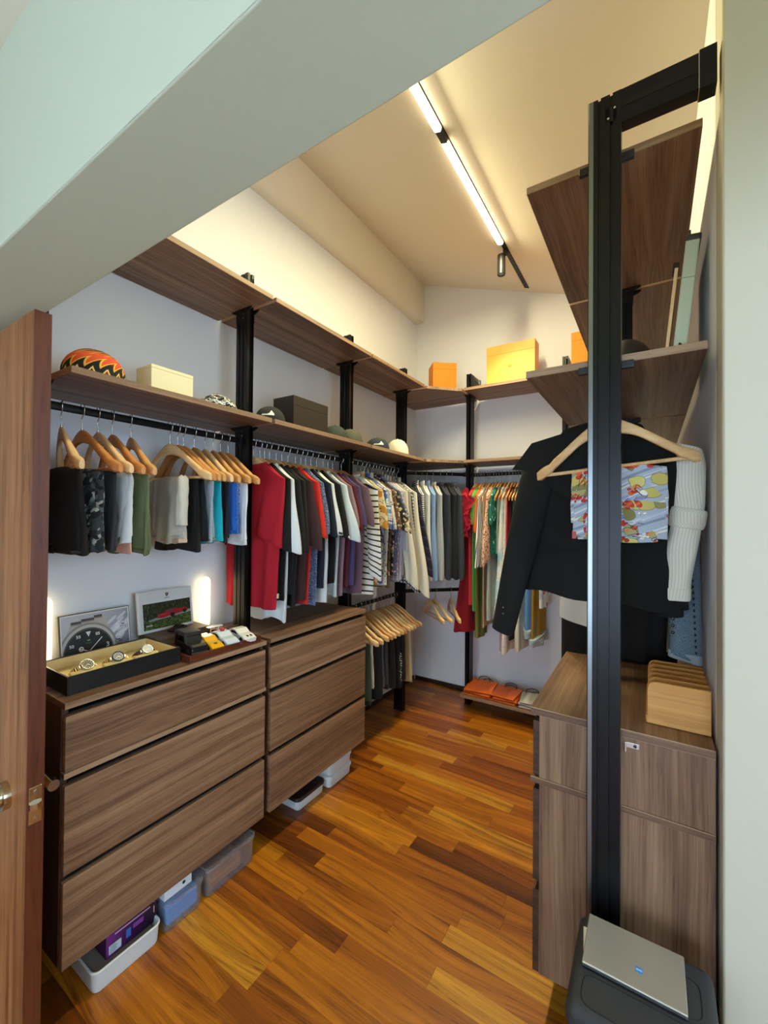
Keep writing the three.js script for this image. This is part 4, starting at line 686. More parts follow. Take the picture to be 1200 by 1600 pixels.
logoBox('largest orange box in the lamp glow on back shelf', [-0.915, SU, -3.265], 0.37, 0.318, 0.13, orangeP, 0);
logoBox('orange box half hidden behind the tall near post', [-0.33, SU, -3.26], 0.3, 0.28, 0.2, orange, 0);

function cap(label, p, turn, m, o = {}) { // baseball cap: six-panel crown, curved peak, button
  const t = thing('baseball_cap', label, 'cap', p, turn), R = o.r ?? 0.085, H = o.h ?? 0.1;
  const rings = []; for (let i = 0; i <= 14; i++) { const a = i / 14, rad = R * Math.sqrt(Math.max(0.0004, 1 - Math.pow(a, 2.4))), ring = []; for (let k = 0; k < 48; k++) { const q = k / 48 * 6.2832, seam = 1 - 0.018 * Math.pow(Math.abs(Math.cos(q * 3)), 14), dent = 1 + (o.crush ?? 0) * Math.sin(q * 2 + 1) * a; ring.push(V(Math.cos(q) * rad * 1.06 * seam, H * a * dent, Math.sin(q) * rad * seam)); } rings.push(ring); }
  obj('crown', loft(rings.map((r) => r.slice().reverse()).reverse(), true, 1).rotateY(0), m, t);
  const peak = []; for (let i = 0; i <= 8; i++) { const a = i / 8, ring = []; for (let k = 0; k <= 16; k++) { const q = lerp(-1.15, 1.15, k / 16), rad = lerp(R * 1.0, R * 1.0 + 0.068 * Math.cos(q * 1.25), a); ring.push([Math.cos(q) * rad * 1.04, 0.012 - 0.02 * Math.pow(Math.abs(q), 2) * a - 0.004 * a + 0.012, Math.sin(q) * rad]); } peak.push(ring); }
  const up = [], R2 = []; for (const s of [0.002, -0.002]) R2.push(peak.map((r) => r.map(([x, y, z]) => V(x, y + s, z))));
  for (let i = 0; i <= 8; i++) up.push([...R2[0][i], ...R2[1][i].slice().reverse()]); obj('peak', loft(up, true), o.peak ?? m, t);
  obj('button', new THREE.SphereGeometry(0.006, 10, 8).scale(1, 0.6, 1).translate(0, H, 0), o.peak ?? m, t);
  obj('sweatband', new THREE.TorusGeometry(R * 0.98, 0.003, 6, 40).rotateX(Math.PI / 2).translate(0, 0.004, 0), o.peak ?? m, t);
  if (o.badge) { const g = new THREE.SphereGeometry(R * 1.02, 16, 10, Math.PI - 0.42 + (o.badgeTurn ?? 0), 0.84, 0.75, 0.55).scale(1.06, H / R, 1); obj('front_badge', g.rotateY(Math.PI / 2 * 0), o.badge, t, o.badgeLabel); }
  return t;
}
const zig = printed(canvasTex(512, 256, (g, w, h) => { fill(g, '#9a2024', w, h); for (const [c, lw, off] of [['#e8b23c', 40, 0], ['#d9542a', 30, 0], ['#1b1a1c', 26, 44], ['#f0d070', 6, 62], ['#1b1a1c', 20, 84], ['#e8b23c', 7, 24]]) { g.strokeStyle = c; g.lineWidth = lw; for (let y = -40; y < h + 60; y += 128) { g.beginPath(); for (let i = 0; i <= 16; i++) g.lineTo(i * 32, y + off + (i % 2 ? 26 : -10)); g.stroke(); } } }, 3, 4));
cap('red, yellow and black zigzag patterned cap', [-1.575, SY, -0.66], 2.6, zig, { r: 0.092, h: 0.1 });
const bandana = printed(canvasTex(256, 256, (g, w, h) => { fill(g, '#17181a', w, h); g.strokeStyle = '#e6e6e2'; g.lineWidth = 7; for (let i = 0; i < 70; i++) { const x = rnd() * w - 40, y = rnd() * h; g.beginPath(); g.moveTo(x, y); g.bezierCurveTo(x + 30, y - 40, x + 60, y + 30, x + rr(40, 90), y - 10); g.stroke(); } }, 9, 9));
cap('black and white scribble print cap', [-1.565, SY, -1.125], 2.7, bandana, { r: 0.08, h: 0.062, crush: 0.1 });
const white = mat('#e9e8e2', 0.6);
cap('charcoal cap with white round badge beside brown box', [-1.555, SY, -1.41], 2.5, C('#2a2c2d'), { r: 0.072, h: 0.078, badge: white, badgeTurn: 2.9, badgeLabel: 'white round badge' });
cap('dark green-grey cap right of the brown box', [-1.57, SY, -1.92], 1.9, C('#3d443f'), { r: 0.075, h: 0.085 });
cap('olive grey cap right of the second post', [-1.57, SY, -2.07], 1.9, C('#5b5c4e'), { r: 0.075, h: 0.09 });
cap('navy cap with small white badge', [-1.555, SY, -2.35], 2.5, C('#343a46'), { r: 0.08, h: 0.08, badge: white, badgeTurn: 2.9 });
cap('cream cap nearest the corner on the lower shelf', [-1.56, SY, -2.62], 2.6, C('#e6e1cf'), { r: 0.082, h: 0.115 });
cap('black cap on the right shelf beside the tall post', [-0.075, SY, -1.62], -1.9, mat('#0e0f11', 0.5), { r: 0.09, h: 0.15 });
{ // boards stored on edge on the right shelf
  const t = thing('leaning_board', 'pale green narrow board with dark cap leaning on right wall', 'board', [0.052, SY, -1.7]); t.rotation.z = -0.1;
  obj('panel', box(0.034, 0.37, 0.34, 0.01, 0.185, 0.03, 'y', 0.004), mat('#c3cdb0', 0.55), t); obj('end_cap', box(0.038, 0.02, 0.345, 0.011, 0.375, 0.03, 'y', 0.006), mat('#3c4038', 0.5), t); obj('seam', box(0.0345, 0.002, 0.3402, 0.01, 0.26, 0.03), mat('#7d8870', 0.6), t);
  const c = obj('cord', tube([V(0.004, 0.03, 0.203), V(0.014, 0.05, 0.205), V(0.006, 0.07, 0.204), V(0.02, 0.055, 0.204)], 0.002, 20, 6), M.black, t);
  const t2 = thing('wooden_board', 'thin pale wooden board leaning beside the green board', 'slat', [0.03, SY, -1.66]); t2.rotation.z = -0.1; obj('panel', box(0.009, 0.3, 0.3, 0, 0.15, 0, 'y', 0.001), M.beech, t2); obj('clip', box(0.016, 0.03, 0.03, -0.002, 0.31, 0.12, 'y', 0.003), M.black, t2);
}

// ---------------------------------------------------------------- on the first dresser
const DY = 0.944;
{ // watch tray
  const t = thing('watch_tray', 'black tray with cream lining holding three wristwatches', 'tray', [-1.62, DY, -0.752], 0.0), w = 0.235, d = 0.365, h = 0.058, k = 0.006, bl = mat('#0d0d0f', 0.45), cr = C('#e3cf98');
  obj('wall', [span(-w / 2, w / 2, 0, h, d / 2 - k, d / 2, 'x', 0.001), span(-w / 2, w / 2, 0, h, -d / 2, -d / 2 + k, 'x', 0.001), span(-w / 2, -w / 2 + k, 0, h, -d / 2 + k, d / 2 - k, 'z'), span(w / 2 - k, w / 2, 0, h, -d / 2 + k, d / 2 - k, 'z')], bl, t);
  obj('bottom', span(-w / 2 + k, w / 2 - k, 0, 0.006, -d / 2 + k, d / 2 - k), bl, t);
  obj('lining', [span(-w / 2 + k, w / 2 - k, 0.006, 0.02, -d / 2 + k, d / 2 - k, 'x'), span(-w / 2 + k, -w / 2 + k + 0.002, 0.02, h - 0.003, -d / 2 + k, d / 2 - k), span(w / 2 - k - 0.002, w / 2 - k, 0.02, h - 0.003, -d / 2 + k, d / 2 - k), span(-w / 2 + k, w / 2 - k, 0.02, h - 0.003, -d / 2 + k, -d / 2 + k + 0.002), span(-w / 2 + k, w / 2 - k, 0.02, h - 0.003, d / 2 - k - 0.002, d / 2 - k)], cr, t);
  for (const [x, z] of [[0.03, 0.1], [0.03, 0], [0.03, -0.1]]) { const rings = []; for (let i = 0; i <= 10; i++) { const a = i / 10, s = Math.pow(Math.sin(Math.PI * clamp(a, 0.04, 0.96)), 0.4), ring = []; for (let q = 0; q < 20; q++) { const b = q / 20 * 6.2832; ring.push(V(x + Math.cos(b) * 0.032 * s, 0.034 + Math.sin(b) * 0.014 * s, z + lerp(-0.042, 0.042, a))); } rings.push(ring); } obj('cushion', loft(rings), cr, t); }
}
function watch(label, x, z, turn, strapMat, dial, ring) {
  const t = thing('wristwatch', label, 'watch', [x, DY + 0.05, z]); t.rotation.set(0, turn, -0.75);
  const cs = obj('case', [cyl(0.0195, 0.0205, 0.009, 0, 0.0075, 0, 'y', 32), span(-0.006, 0.006, 0.003, 0.008, -0.025, 0.025, 'z', 0.002), cyl(0.003, 0.003, 0.006, 0.0225, 0.006, 0, 'x', 12)], M.chrome, t);
  obj('bezel', new THREE.TorusGeometry(0.0178, 0.0022, 10, 36).rotateX(Math.PI / 2).translate(0, 0.0125, 0), ring, cs);
  const tx = canvasTex(128, 128, (g, w, h) => { fill(g, dial, w, h); g.strokeStyle = '#efeee8'; g.lineWidth = 5; for (let i = 0; i < 12; i++) { const a = i * 0.5236; g.beginPath(); g.moveTo(64 + Math.cos(a) * 46, 64 + Math.sin(a) * 46); g.lineTo(64 + Math.cos(a) * 57, 64 + Math.sin(a) * 57); g.stroke(); } g.lineWidth = 6; g.beginPath(); g.moveTo(64, 64); g.lineTo(40, 44); g.stroke(); g.lineWidth = 4; g.beginPath(); g.moveTo(64, 64); g.lineTo(98, 40); g.stroke(); });
  obj('dial', cyl(0.0162, 0.0162, 0.001, 0, 0.0125, 0, 'y', 32), mat('#ffffff', 0.3, { map: tx }), cs);
  for (const s of [-1, 1]) for (let i = 0; i < 8; i++) { const a = 0.35 + i * 0.2; const g = box(0.017 - i * 0.0003, 0.0028, 0.0056, 0, 0, 0, 'x', 0.001); g.rotateX(s * a); g.translate(0, -0.022 + 0.029 * Math.cos(a * 0.95), s * (0.002 + 0.037 * Math.sin(a))); obj('strap_link', g, strapMat, t); }
}
const gold = mat('#cdb98a', 0.28, { metalness: 1 }), leather = mat('#3a231a', 0.6);
watch('steel wristwatch with black dial, nearest door in tray', -1.588, -0.655, 0.12, M.brass, '#131417', M.chrome);
watch('steel wristwatch with blue bezel in middle of tray', -1.588, -0.752, -0.1, gold, '#1c2c4c', mat('#26406f', 0.25, { metalness: 0.6 }));
watch('wristwatch with dark leather strap at far end of tray', -1.588, -0.852, 0.08, leather, '#b9bcc0', M.chrome);

function leaning(t, tilt) { t.rotation.z = tilt; return t; }
{ // watch picture
  const t = thing('framed_print', 'picture of a large watch dial leaning on the wall', 'picture', [-1.806, DY, -0.785], 0); t.rotation.z = 0.16;
  const tx = canvasTex(768, 512, (g, w, h) => {
    const sky = g.createLinearGradient(0, 0, w, h); sky.addColorStop(0, '#cfcdd4'); sky.addColorStop(0.6, '#a7a9b8'); sky.addColorStop(1, '#6d707e'); g.fillStyle = sky; g.fillRect(0, 0, w, h);
    g.fillStyle = 'rgba(235,235,240,.6)'; for (let i = 0; i < 16; i++) { g.beginPath(); g.ellipse(560 + rnd() * 200, 60 + rnd() * 340, 70, 18, -0.6, 0, 6.3); g.fill(); }
    g.fillStyle = '#b7aea8'; g.beginPath(); g.moveTo(40, 250); g.lineTo(110, 90); g.lineTo(470, 40); g.lineTo(520, 200); g.fill();
    for (const [x, y, a, b] of [[110, 80, 110, 26], [220, 62, 140, 26], [360, 40, 90, 26]]) { g.fillStyle = '#4c4440'; g.fillRect(x, y, a, b); g.fillStyle = '#8c8480'; g.fillRect(x, y + b, a, 12); }
    g.fillStyle = '#8d8783'; g.beginPath(); g.ellipse(290, 430, 320, 320, 0, 0, 6.3); g.fill(); g.fillStyle = '#c2bcb8'; g.beginPath(); g.ellipse(290, 432, 300, 300, 0, 0, 6.3); g.fill(); g.fillStyle = '#4a4541'; g.beginPath(); g.ellipse(290, 436, 272, 272, 0, 0, 6.3); g.fill(); g.fillStyle = '#131214'; g.beginPath(); g.ellipse(290, 438, 255, 255, 0, 0, 6.3); g.fill();
    g.fillStyle = '#5d5855'; for (const [x, y] of [[600, 350], [625, 370], [612, 400], [635, 420], [610, 440]]) g.fillRect(x, y, 46, 16);
    g.fillStyle = '#efece6'; g.beginPath(); g.moveTo(262, 205); g.lineTo(318, 205); g.lineTo(290, 262); g.fill(); g.font = 'bold 46px sans-serif'; g.textAlign = 'center'; g.fillText('05', 392, 262); g.fillText('55', 182, 262); g.fillText('50', 108, 350); g.font = 'bold 70px sans-serif'; g.fillText('9', 92, 462); g.fillText('3', 498, 410);
    g.fillStyle = '#d8c25c'; g.beginPath(); g.moveTo(278, 305); g.lineTo(302, 305); g.lineTo(306, 288); g.lineTo(290, 300); g.lineTo(274, 288); g.fill(); g.fillStyle = '#3f8a4a'; g.font = 'bold 20px sans-serif'; g.fillText('ROLEX', 290, 334);
    g.strokeStyle = '#efece6'; g.lineWidth = 12; g.beginPath(); g.moveTo(290, 420); g.lineTo(180, 370); g.stroke(); g.beginPath(); g.arc(206, 380, 20, 0, 6.3); g.stroke(); g.lineWidth = 10; g.beginPath(); g.moveTo(290, 420); g.lineTo(440, 290); g.stroke(); g.fillStyle = '#efece6'; g.beginPath(); g.arc(290, 420, 14, 0, 6.3); g.fill();
    g.fillStyle = '#33404c'; g.font = '22px serif'; g.fillText('ROLEX', 690, 220); g.beginPath(); g.moveTo(676, 196); g.lineTo(704, 196); g.lineTo(710, 178); g.lineTo(690, 190); g.lineTo(670, 178); g.fill();
    g.strokeStyle = '#e9e4de'; g.lineWidth = 26; g.strokeRect(0, 0, w, h); g.lineWidth = 60; g.beginPath(); g.moveTo(0, h - 4); g.lineTo(w, h - 4); g.stroke();
  });
  obj('backing', box(0.01, 0.182, 0.245, 0, 0.091, 0, 'z', 0.001), mat('#17181b', 0.6), t);
  const f = new THREE.PlaneGeometry(0.24, 0.177); f.rotateY(Math.PI / 2); f.translate(0.0056, 0.091, 0); obj('print', f, mat('#ffffff', 0.45, { map: tx }), t);
}
carton('keepsake_box', 'taupe flat box under the car book', [-1.765, DY, -1.075], 0.135, 0.055, 0.255, mat('#6f5f52', 0.6), 0.3);
{ // car picture book
  const t = thing('picture_book', 'white picture book with red sports car cover', 'book', [-1.795, DY + 0.056, -1.055], 0); t.rotation.z = 0.15;
  const tx = canvasTex(768, 560, (g, w, h) => {
    fill(g, '#d9d9db', w, h); g.fillStyle = '#2c2c2e'; g.beginPath(); g.moveTo(362, 40); g.lineTo(406, 40); g.lineTo(404, 78); g.lineTo(384, 96); g.lineTo(364, 78); g.fill(); g.fillStyle = '#b59a4a'; g.fillRect(376, 52, 16, 24); g.fillStyle = '#2c2c2e'; g.font = 'bold 18px sans-serif'; g.textAlign = 'center'; g.fillText('PORSCHE', 384, 120);
    const x0 = 30, y0 = 165, W = w - 60, H = h - 195; g.fillStyle = '#15180f'; g.fillRect(x0, y0, W, H); g.save(); g.beginPath(); g.rect(x0, y0, W, H); g.clip();
    for (let i = 0; i < 900; i++) { g.fillStyle = ['#1d2614', '#33451f', '#4d5f2a', '#0e100c', '#3b2a1c'][i % 5]; g.fillRect(x0 + rnd() * W, y0 + rnd() * H * 0.62, rr(3, 14), rr(8, 40)); }
    for (let i = 0; i < 900; i++) { g.fillStyle = ['#3f5a1e', '#5d7a2b', '#2a3a16', '#78903c'][i % 4]; g.fillRect(x0 + rnd() * W, y0 + H * 0.62 + rnd() * H * 0.4, rr(8, 30), rr(3, 8)); }
    g.fillStyle = '#8f9a98'; g.beginPath(); g.moveTo(90, 400); g.lineTo(300, 360); g.lineTo(w, 330); g.lineTo(w, 372); g.lineTo(120, 420); g.fill();
    g.fillStyle = '#a3141f'; g.beginPath(); g.moveTo(220, 384); g.lineTo(236, 338); g.lineTo(330, 318); g.lineTo(400, 284); g.lineTo(500, 282); g.lineTo(560, 300); g.lineTo(660, 296); g.lineTo(700, 320); g.lineTo(680, 350); g.lineTo(300, 396); g.fill(); g.fillStyle = '#3a4668'; g.beginPath(); g.moveTo(352, 318); g.lineTo(408, 292); g.lineTo(470, 290); g.lineTo(470, 312); g.fill(); g.fillStyle = '#141416'; g.beginPath(); g.arc(450, 372, 34, 0, 6.3); g.arc(640, 346, 28, 0, 6.3); g.fill(); g.fillStyle = '#c9303a'; g.fillRect(240, 340, 120, 10);
    g.fillStyle = '#e8e8e0'; g.font = 'bold 34px sans-serif'; g.textAlign = 'left'; g.fillText('PATH', 66, 486); g.font = '14px sans-serif'; g.fillText('- - - - - - - -', 66, 510); g.restore();
  });
  obj('cover', box(0.013, 0.172, 0.24, 0, 0.086, 0, 'z', 0.0012), mat('#dcdcde', 0.5), t); obj('spine', cyl(0.007, 0.007, 0.172, 0, 0.086, 0.12, 'y', 14), mat('#e6e4e0', 0.5), t);
  const f = new THREE.PlaneGeometry(0.232, 0.168); f.rotateY(Math.PI / 2); f.translate(0.0072, 0.086, -0.003); obj('print', f, mat('#ffffff', 0.4, { map: tx }), t);
}
for (const [z, l] of [[-1.268, 'glowing pill-shaped lamp standing beside the car book'], [-0.622, 'glowing pill-shaped lamp half hidden by the door']]) {
  const t = thing('pill_lamp', l, 'lamp', [-1.838, DY, z]);
  const glow = new THREE.MeshStandardMaterial({ color: '#fff0c8', emissive: new THREE.Color(1, 0.8, 0.42), emissiveIntensity: 1.9, roughness: 0.4 });
  const g = new THREE.CapsuleGeometry(0.025, 0.196, 10, 24); g.scale(0.7, 1, 1); g.translate(0, 0.133, 0); obj('lamp_tube', g, glow, t);
  obj('base', new THREE.LatheGeometry([[0, 0], [0.026, 0], [0.026, 0.008], [0.018, 0.014], [0, 0.014]].map(([a, b]) => new THREE.Vector2(a, b)), 28), M.black, t);
  const L = new THREE.RectAreaLight(new THREE.Color(1, 0.78, 0.42), PILL_LIGHT * 45, 0.04, 0.22); L.position.set(0.021, 0.133, 0); L.rotation.y = -Math.PI / 2; t.add(L); // shines away from the wall
 
}
{ // wooden tray
  const t = thing('wooden_tray', 'shallow brown wooden tray holding toy cars', 'tray', [-1.57, DY, -1.115]), w = 0.225, d = 0.34, h = 0.026, wd = mat('#8a6350', 0.5, { map: T.door });
  obj('bottom', span(-w / 2, w / 2, 0, 0.006, -d / 2, d / 2, 'z', 0.001), wd, t);
  for (const s of [-1, 1]) { obj('side', span(s * w / 2, s * (w / 2 - 0.008), 0.006, h, -d / 2, d / 2, 'z', 0.001), wd, t); obj('side', span(-w / 2 + 0.008, w / 2 - 0.008, 0.006, h, s * d / 2, s * (d / 2 - 0.008), 'x', 0.001), wd, t); }
}
function toyCar(label, [x, y, z], turn, sc, paint, profile, glassPts, wheelR, wx, half, extras = []) { // profile in the x-y plane, nose towards +x
  const t = thing('toy_car', label, 'toy', [x, y, z], turn); t.scale.setScalar(sc);
  const side = extrude(profile, 2 * half, 0.006).translate(0, 0, -half); obj('body', side, paint, t);
  const gl = mat('#0c0e12', 0.12); obj('window', extrude(glassPts, 2 * half + 0.002, 0.001).translate(0, 0, -half - 0.001), gl, t);
  for (const px of wx) for (const s of [-1, 1]) { const wl = obj('wheel', new THREE.TorusGeometry(wheelR * 0.72, wheelR * 0.3, 10, 24).translate(px, wheelR, s * (half - 0.002)), mat('#101010', 0.8), t); obj('hub', cyl(wheelR * 0.6, wheelR * 0.6, wheelR * 0.5, px, wheelR, s * (half - 0.001), 'z', 16), M.chrome, wl); }
  for (const [n, g, m] of extras) obj(n, g, m, t);
}
const gloss = (c) => new THREE.MeshPhysicalMaterial({ color: c, roughness: 0.35, clearcoat: 0.8, clearcoatRoughness: 0.1 });
const CY = DY + 0.007;
toyCar('boxy black toy off-roader in the wooden tray', [-1.545, CY, -1.005], -0.15, 1, mat('#0a0a0c', 0.45), [[-0.07, 0.014], [0.07, 0.014], [0.072, 0.042], [0.066, 0.046], [0.026, 0.05], [0.012, 0.082], [-0.066, 0.082], [-0.071, 0.05]], [[0.018, 0.053], [0.009, 0.076], [-0.058, 0.076], [-0.06, 0.053]], 0.016, [0.044, -0.044], 0.033, [['windscreen', span(0.018, 0.0225, 0.054, 0.076, -0.026, 0.026), mat('#14171c', 0.1)], ['headlamp', cyl(0.007, 0.007, 0.006, 0.074, 0.035, 0.022, 'x', 16), mat('#e8eef4', 0.2)], ['headlamp', cyl(0.007, 0.007, 0.006, 0.074, 0.035, -0.022, 'x', 16), mat('#e8eef4', 0.2)], ['grille', span(0.071, 0.0745, 0.028, 0.042, -0.013, 0.013), mat('#33363a', 0.3)], ['bumper', span(0.068, 0.079, 0.012, 0.022, -0.034, 0.034, 'z', 0.003), mat('#1a1b1e', 0.5)], ['roof_panel', span(-0.06, 0.006, 0.086, 0.089, -0.03, 0.03, 'x', 0.001), mat('#2b2b2e', 0.5)]]);
const sport = [[-0.07, 0.012], [0.072, 0.012], [0.074, 0.02], [0.05, 0.03], [0.025, 0.034], [0.0, 0.05], [-0.03, 0.05], [-0.066, 0.036], [-0.072, 0.03]], sportG = [[0.018, 0.036], [-0.002, 0.048], [-0.026, 0.048], [-0.045, 0.039]];
toyCar('yellow toy sports car in the wooden tray', [-1.538, CY, -1.08], -0.1, 0.95, gloss('#f0b40a'), sport, sportG, 0.014, [0.045, -0.045], 0.029, [['spoiler', span(-0.078, -0.06, 0.046, 0.05, -0.03, 0.03, 'x', 0.001), gloss('#e0d9cc')], ['air_intake', span(0.07, 0.076, 0.012, 0.017, -0.018, 0.018), mat('#151515', 0.6)], ['stripe', span(0.0, 0.06, 0.034, 0.0365, -0.006, 0.006), mat('#1a1a1a', 0.5)]]);
toyCar('blue and white toy racing car with rear wing', [-1.54, CY, -1.152], -0.1, 1, gloss('#cfe0ee'), sport, sportG, 0.014, [0.045, -0.045], 0.03, [['rear_wing', [span(-0.082, -0.062, 0.062, 0.066, -0.034, 0.034, 'x', 0.001), span(-0.074, -0.07, 0.036, 0.062, -0.02, -0.017), span(-0.074, -0.07, 0.036, 0.062, 0.017, 0.02)], gloss('#f0efe9')], ['blue_panel', span(-0.05, 0.03, 0.012, 0.028, -0.037, 0.037, 'x', 0.002), gloss('#2a63c0')], ['splitter', span(0.05, 0.08, 0.01, 0.014, -0.035, 0.035, 'x', 0.001), gloss('#2a63c0')], ['driver', [new THREE.SphereGeometry(0.009, 12, 10).translate(-0.01, 0.062, 0).toNonIndexed(), cyl(0.01, 0.012, 0.012, -0.01, 0.05, 0)], gloss('#c22b2b')]]);
toyCar('white toy sports car at far end of wooden tray', [-1.53, CY, -1.235], -0.1, 0.95, gloss('#e9ebe6'), sport, sportG, 0.014, [0.045, -0.045], 0.03, [['stripe', [span(0.015, 0.07, 0.031, 0.0345, -0.012, -0.006), span(0.015, 0.07, 0.031, 0.0345, 0.006, 0.012)], mat('#141414', 0.5)], ['air_intake', span(0.07, 0.0765, 0.012, 0.019, -0.02, 0.02), mat('#161616', 0.6)], ['spoiler', span(-0.08, -0.06, 0.05, 0.054, -0.031, 0.031, 'x', 0.001), gloss('#24262a')]]);
toyCar('dark red toy racer behind the blue and white one', [-1.62, CY, -1.2], 0.1, 0.8, gloss('#8f1c22'), sport, sportG, 0.014, [0.045, -0.045], 0.028, [['rear_wing', span(-0.08, -0.062, 0.058, 0.062, -0.03, 0.03, 'x', 0.001), gloss('#dfe4ea')]]);
toyCar('tiny dark toy car parked on the taupe box', [-1.728, DY + 0.056, -1.06], -1.45, 0.5, gloss('#241a18'), sport, sportG, 0.014, [0.045, -0.045], 0.03);

// ---------------------------------------------------------------- under the dressers
function bin(name, label, [x, z], w, h, d, m, o = {}) { // rounded tub, open or lidded: x depth w, z length d
  const t = thing(name, label, o.cat ?? 'storage box', [x, o.y ?? 0, z]);
  const prof = (g, hh, k) => { const r = o.r ?? 0.022, pts = []; for (const [cx, cz, a0] of [[w / 2 - r, d / 2 - r, 0], [-w / 2 + r, d / 2 - r, 1.5708], [-w / 2 + r, -d / 2 + r, 3.1416], [w / 2 - r, -d / 2 + r, 4.7124]]) for (let i = 0; i <= 5; i++) { const a = a0 + i * 0.31416; pts.push(V((cx + Math.cos(a) * r) * k + g * Math.cos(a), hh, (cz + Math.sin(a) * r) * k + g * Math.sin(a))); } return pts.reverse(); };
  const rings = [prof(-0.003, 0, 0.965), prof(0, 0.006, 0.97), prof(0, h * 0.9, 1), prof(0.003, h * 0.92, 1), prof(0.003, h, 1), prof(-0.003, h, 1), prof(-0.004, h * 0.9, 0.99), prof(-0.004, 0.008, 0.95)];
  obj('tub', loft(rings), m, t);
  if (o.lid) obj('lid', loft([prof(0.0055, h - 0.004, 1), prof(0.0055, h + 0.009, 1), prof(0, h + 0.012, 1)]), o.lid, t);
  return t;
}
const wp = mat('#d8dfe2', 0.45), clear = new THREE.MeshPhysicalMaterial({ color: '#f3f6fb', roughness: 0.06, transmission: 0.93, thickness: 0 });
{ const t = bin('plastic_bin', 'low white plastic bin with grey liner holding the purple box', [-1.575, -0.742], 0.236, 0.07, 0.214, wp); obj('liner', box(0.222, 0.04, 0.2, 0, 0.03, 0, 'x', 0.015), mat('#7f766e', 0.7), t); }
{ const t = carton('packaging_box', 'purple product box standing in the white bin', [-1.578, 0.0505, -0.77], 0.165, 0.11, 0.17, mat('#4a1c52', 0.5), 0.12); const tx = canvasTex(512, 400, (g, w, h) => { const q = g.createLinearGradient(0, 0, w, 0); q.addColorStop(0, '#7a2f86'); q.addColorStop(0.45, '#3d1546'); q.addColorStop(1, '#1c0a22'); g.fillStyle = q; g.fillRect(0, 0, w, h); g.fillStyle = '#cfa8d6'; g.fillRect(80, 150, 360, 18); g.fillStyle = '#d5dde4'; g.fillRect(24, 262, 120, 110); g.fillStyle = '#3a4a5c'; for (let i = 0; i < 6; i++) g.fillRect(34, 275 + i * 15, rr(50, 100), 5); g.fillStyle = '#3f68c4'; g.fillRect(190, 220, 50, 110); g.fillStyle = '#8b46a0'; g.fillRect(260, 210, 110, 60); g.fillStyle = '#dac6de'; g.fillRect(478, 60, 10, 70); g.fillRect(478, 180, 10, 90); }); const f = new THREE.PlaneGeometry(0.164, 0.105); f.rotateY(Math.PI / 2); f.translate(0.0829, 0.0535, 0); obj('printed_panel', f, mat('#ffffff', 0.35, { map: tx }), t); }
bin('lidded_bin', 'translucent bin of blue fabric under the first dresser', [-1.56, -0.942], 0.2, 0.1, 0.15, clear, { lid: clear, r: 0.018 });
tag(obj('folded_fabric', [box(0.17, 0.07, 0.125, -1.56, 0.045, -0.942, 'x', 0.012)], C('#2f98de')), 'folded blue fabric inside the translucent bin', 'fabric');
{ const t = carton('small_carton', 'small white carton with black dot on the blue bin', [-1.54, 0.1125, -0.92], 0.14, 0.045, 0.11, mat('#d6e2ea', 0.5), 0.3); obj('printed_dot', cyl(0.006, 0.006, 0.001, 0.0705, 0.022, -0.02, 'x', 16), M.black, t); }
bin('lidded_bin', 'clear plastic bin with wooden blocks under first dresser', [-1.56, -1.15], 0.2, 0.108, 0.235, clear, { lid: clear, r: 0.02 });
for (let i = 0; i < 3; i++) tag(obj('wooden_block', [box(0.14, 0.018, 0.15, -1.55, 0.02 + i * 0.02, -1.13, 'z', 0.002)], i === 1 ? M.beech3 : M.door), ['lowest', 'middle', 'topmost'][i] + ' flat wooden block inside the clear bin', 'block');
bin('plastic_bin', 'low white bin with dark lid under the second dresser', [-1.585, -1.684], 0.15, 0.052, 0.205, wp, { lid: mat('#2a1a1c', 0.5) });
bin('plastic_bin', 'white bin at the bottom of the stacked pair', [-1.57, -1.908], 0.155, 0.052, 0.2, wp, { lid: wp });
bin('plastic_bin', 'white bin on top of the stacked pair', [-1.57, -1.908], 0.155, 0.052, 0.2, wp, { y: 0.065, lid: wp });

// ---------------------------------------------------------------- flat bags on the low back shelf
function bag(label, x, y, z, turn, m, w, d, handle, group) {
  const t = thing('paper_bag', label, 'bag', [x, y, z], turn, group);
  obj('bag_body', [box(w, 0.013, d, 0, 0.0065, 0, 'x', 0.003), extrude([[-w / 2 + 0.01, d / 2 - 0.01], [0, 0.0], [w / 2 - 0.01, d / 2 - 0.01]], 0.002).rotateX(Math.PI / 2).translate(0, 0.0155, 0)], m, t);
  obj('bag_edge', [span(-w / 2 + 0.002, w / 2 - 0.002, 0.003, 0.006, d / 2 - 0.002, d / 2 + 0.0012, 'x')], mat('#6a2a12', 0.6), t);
  obj('rope_handle', tube([V(-0.045, 0.014, -d / 2 + 0.03), V(-0.04, 0.03, -d / 2 - 0.004), V(0, 0.04, -d / 2 - 0.012), V(0.04, 0.03, -d / 2 - 0.004), V(0.045, 0.014, -d / 2 + 0.03)], 0.0028, 20, 6), handle, t);
}
const BY = 0.1245, ob = mat('#dd6512', 0.55), wb = mat('#c9c7c2', 0.6), dh = mat('#2a1410', 0.7);
[['bottom orange paper bag of the left pile', -1.135, 0, 0.04], ['middle orange paper bag of the left pile', -1.13, 1, -0.05], ['top orange paper bag of the left pile', -1.14, 2, 0.1]].forEach(([l, x, k, t]) => bag(l, x, BY + k * 0.018, -3.235, t, ob, 0.21, 0.25, dh));
[['bottom orange paper bag of the right pile', -0.93, 0, -0.03], ['middle orange paper bag of the right pile', -0.925, 1, 0.06], ['top orange paper bag of the right pile', -0.935, 2, -0.06]].forEach(([l, x, k, t]) => bag(l, x, BY + k * 0.018, -3.225, t, ob, 0.18, 0.22, dh));
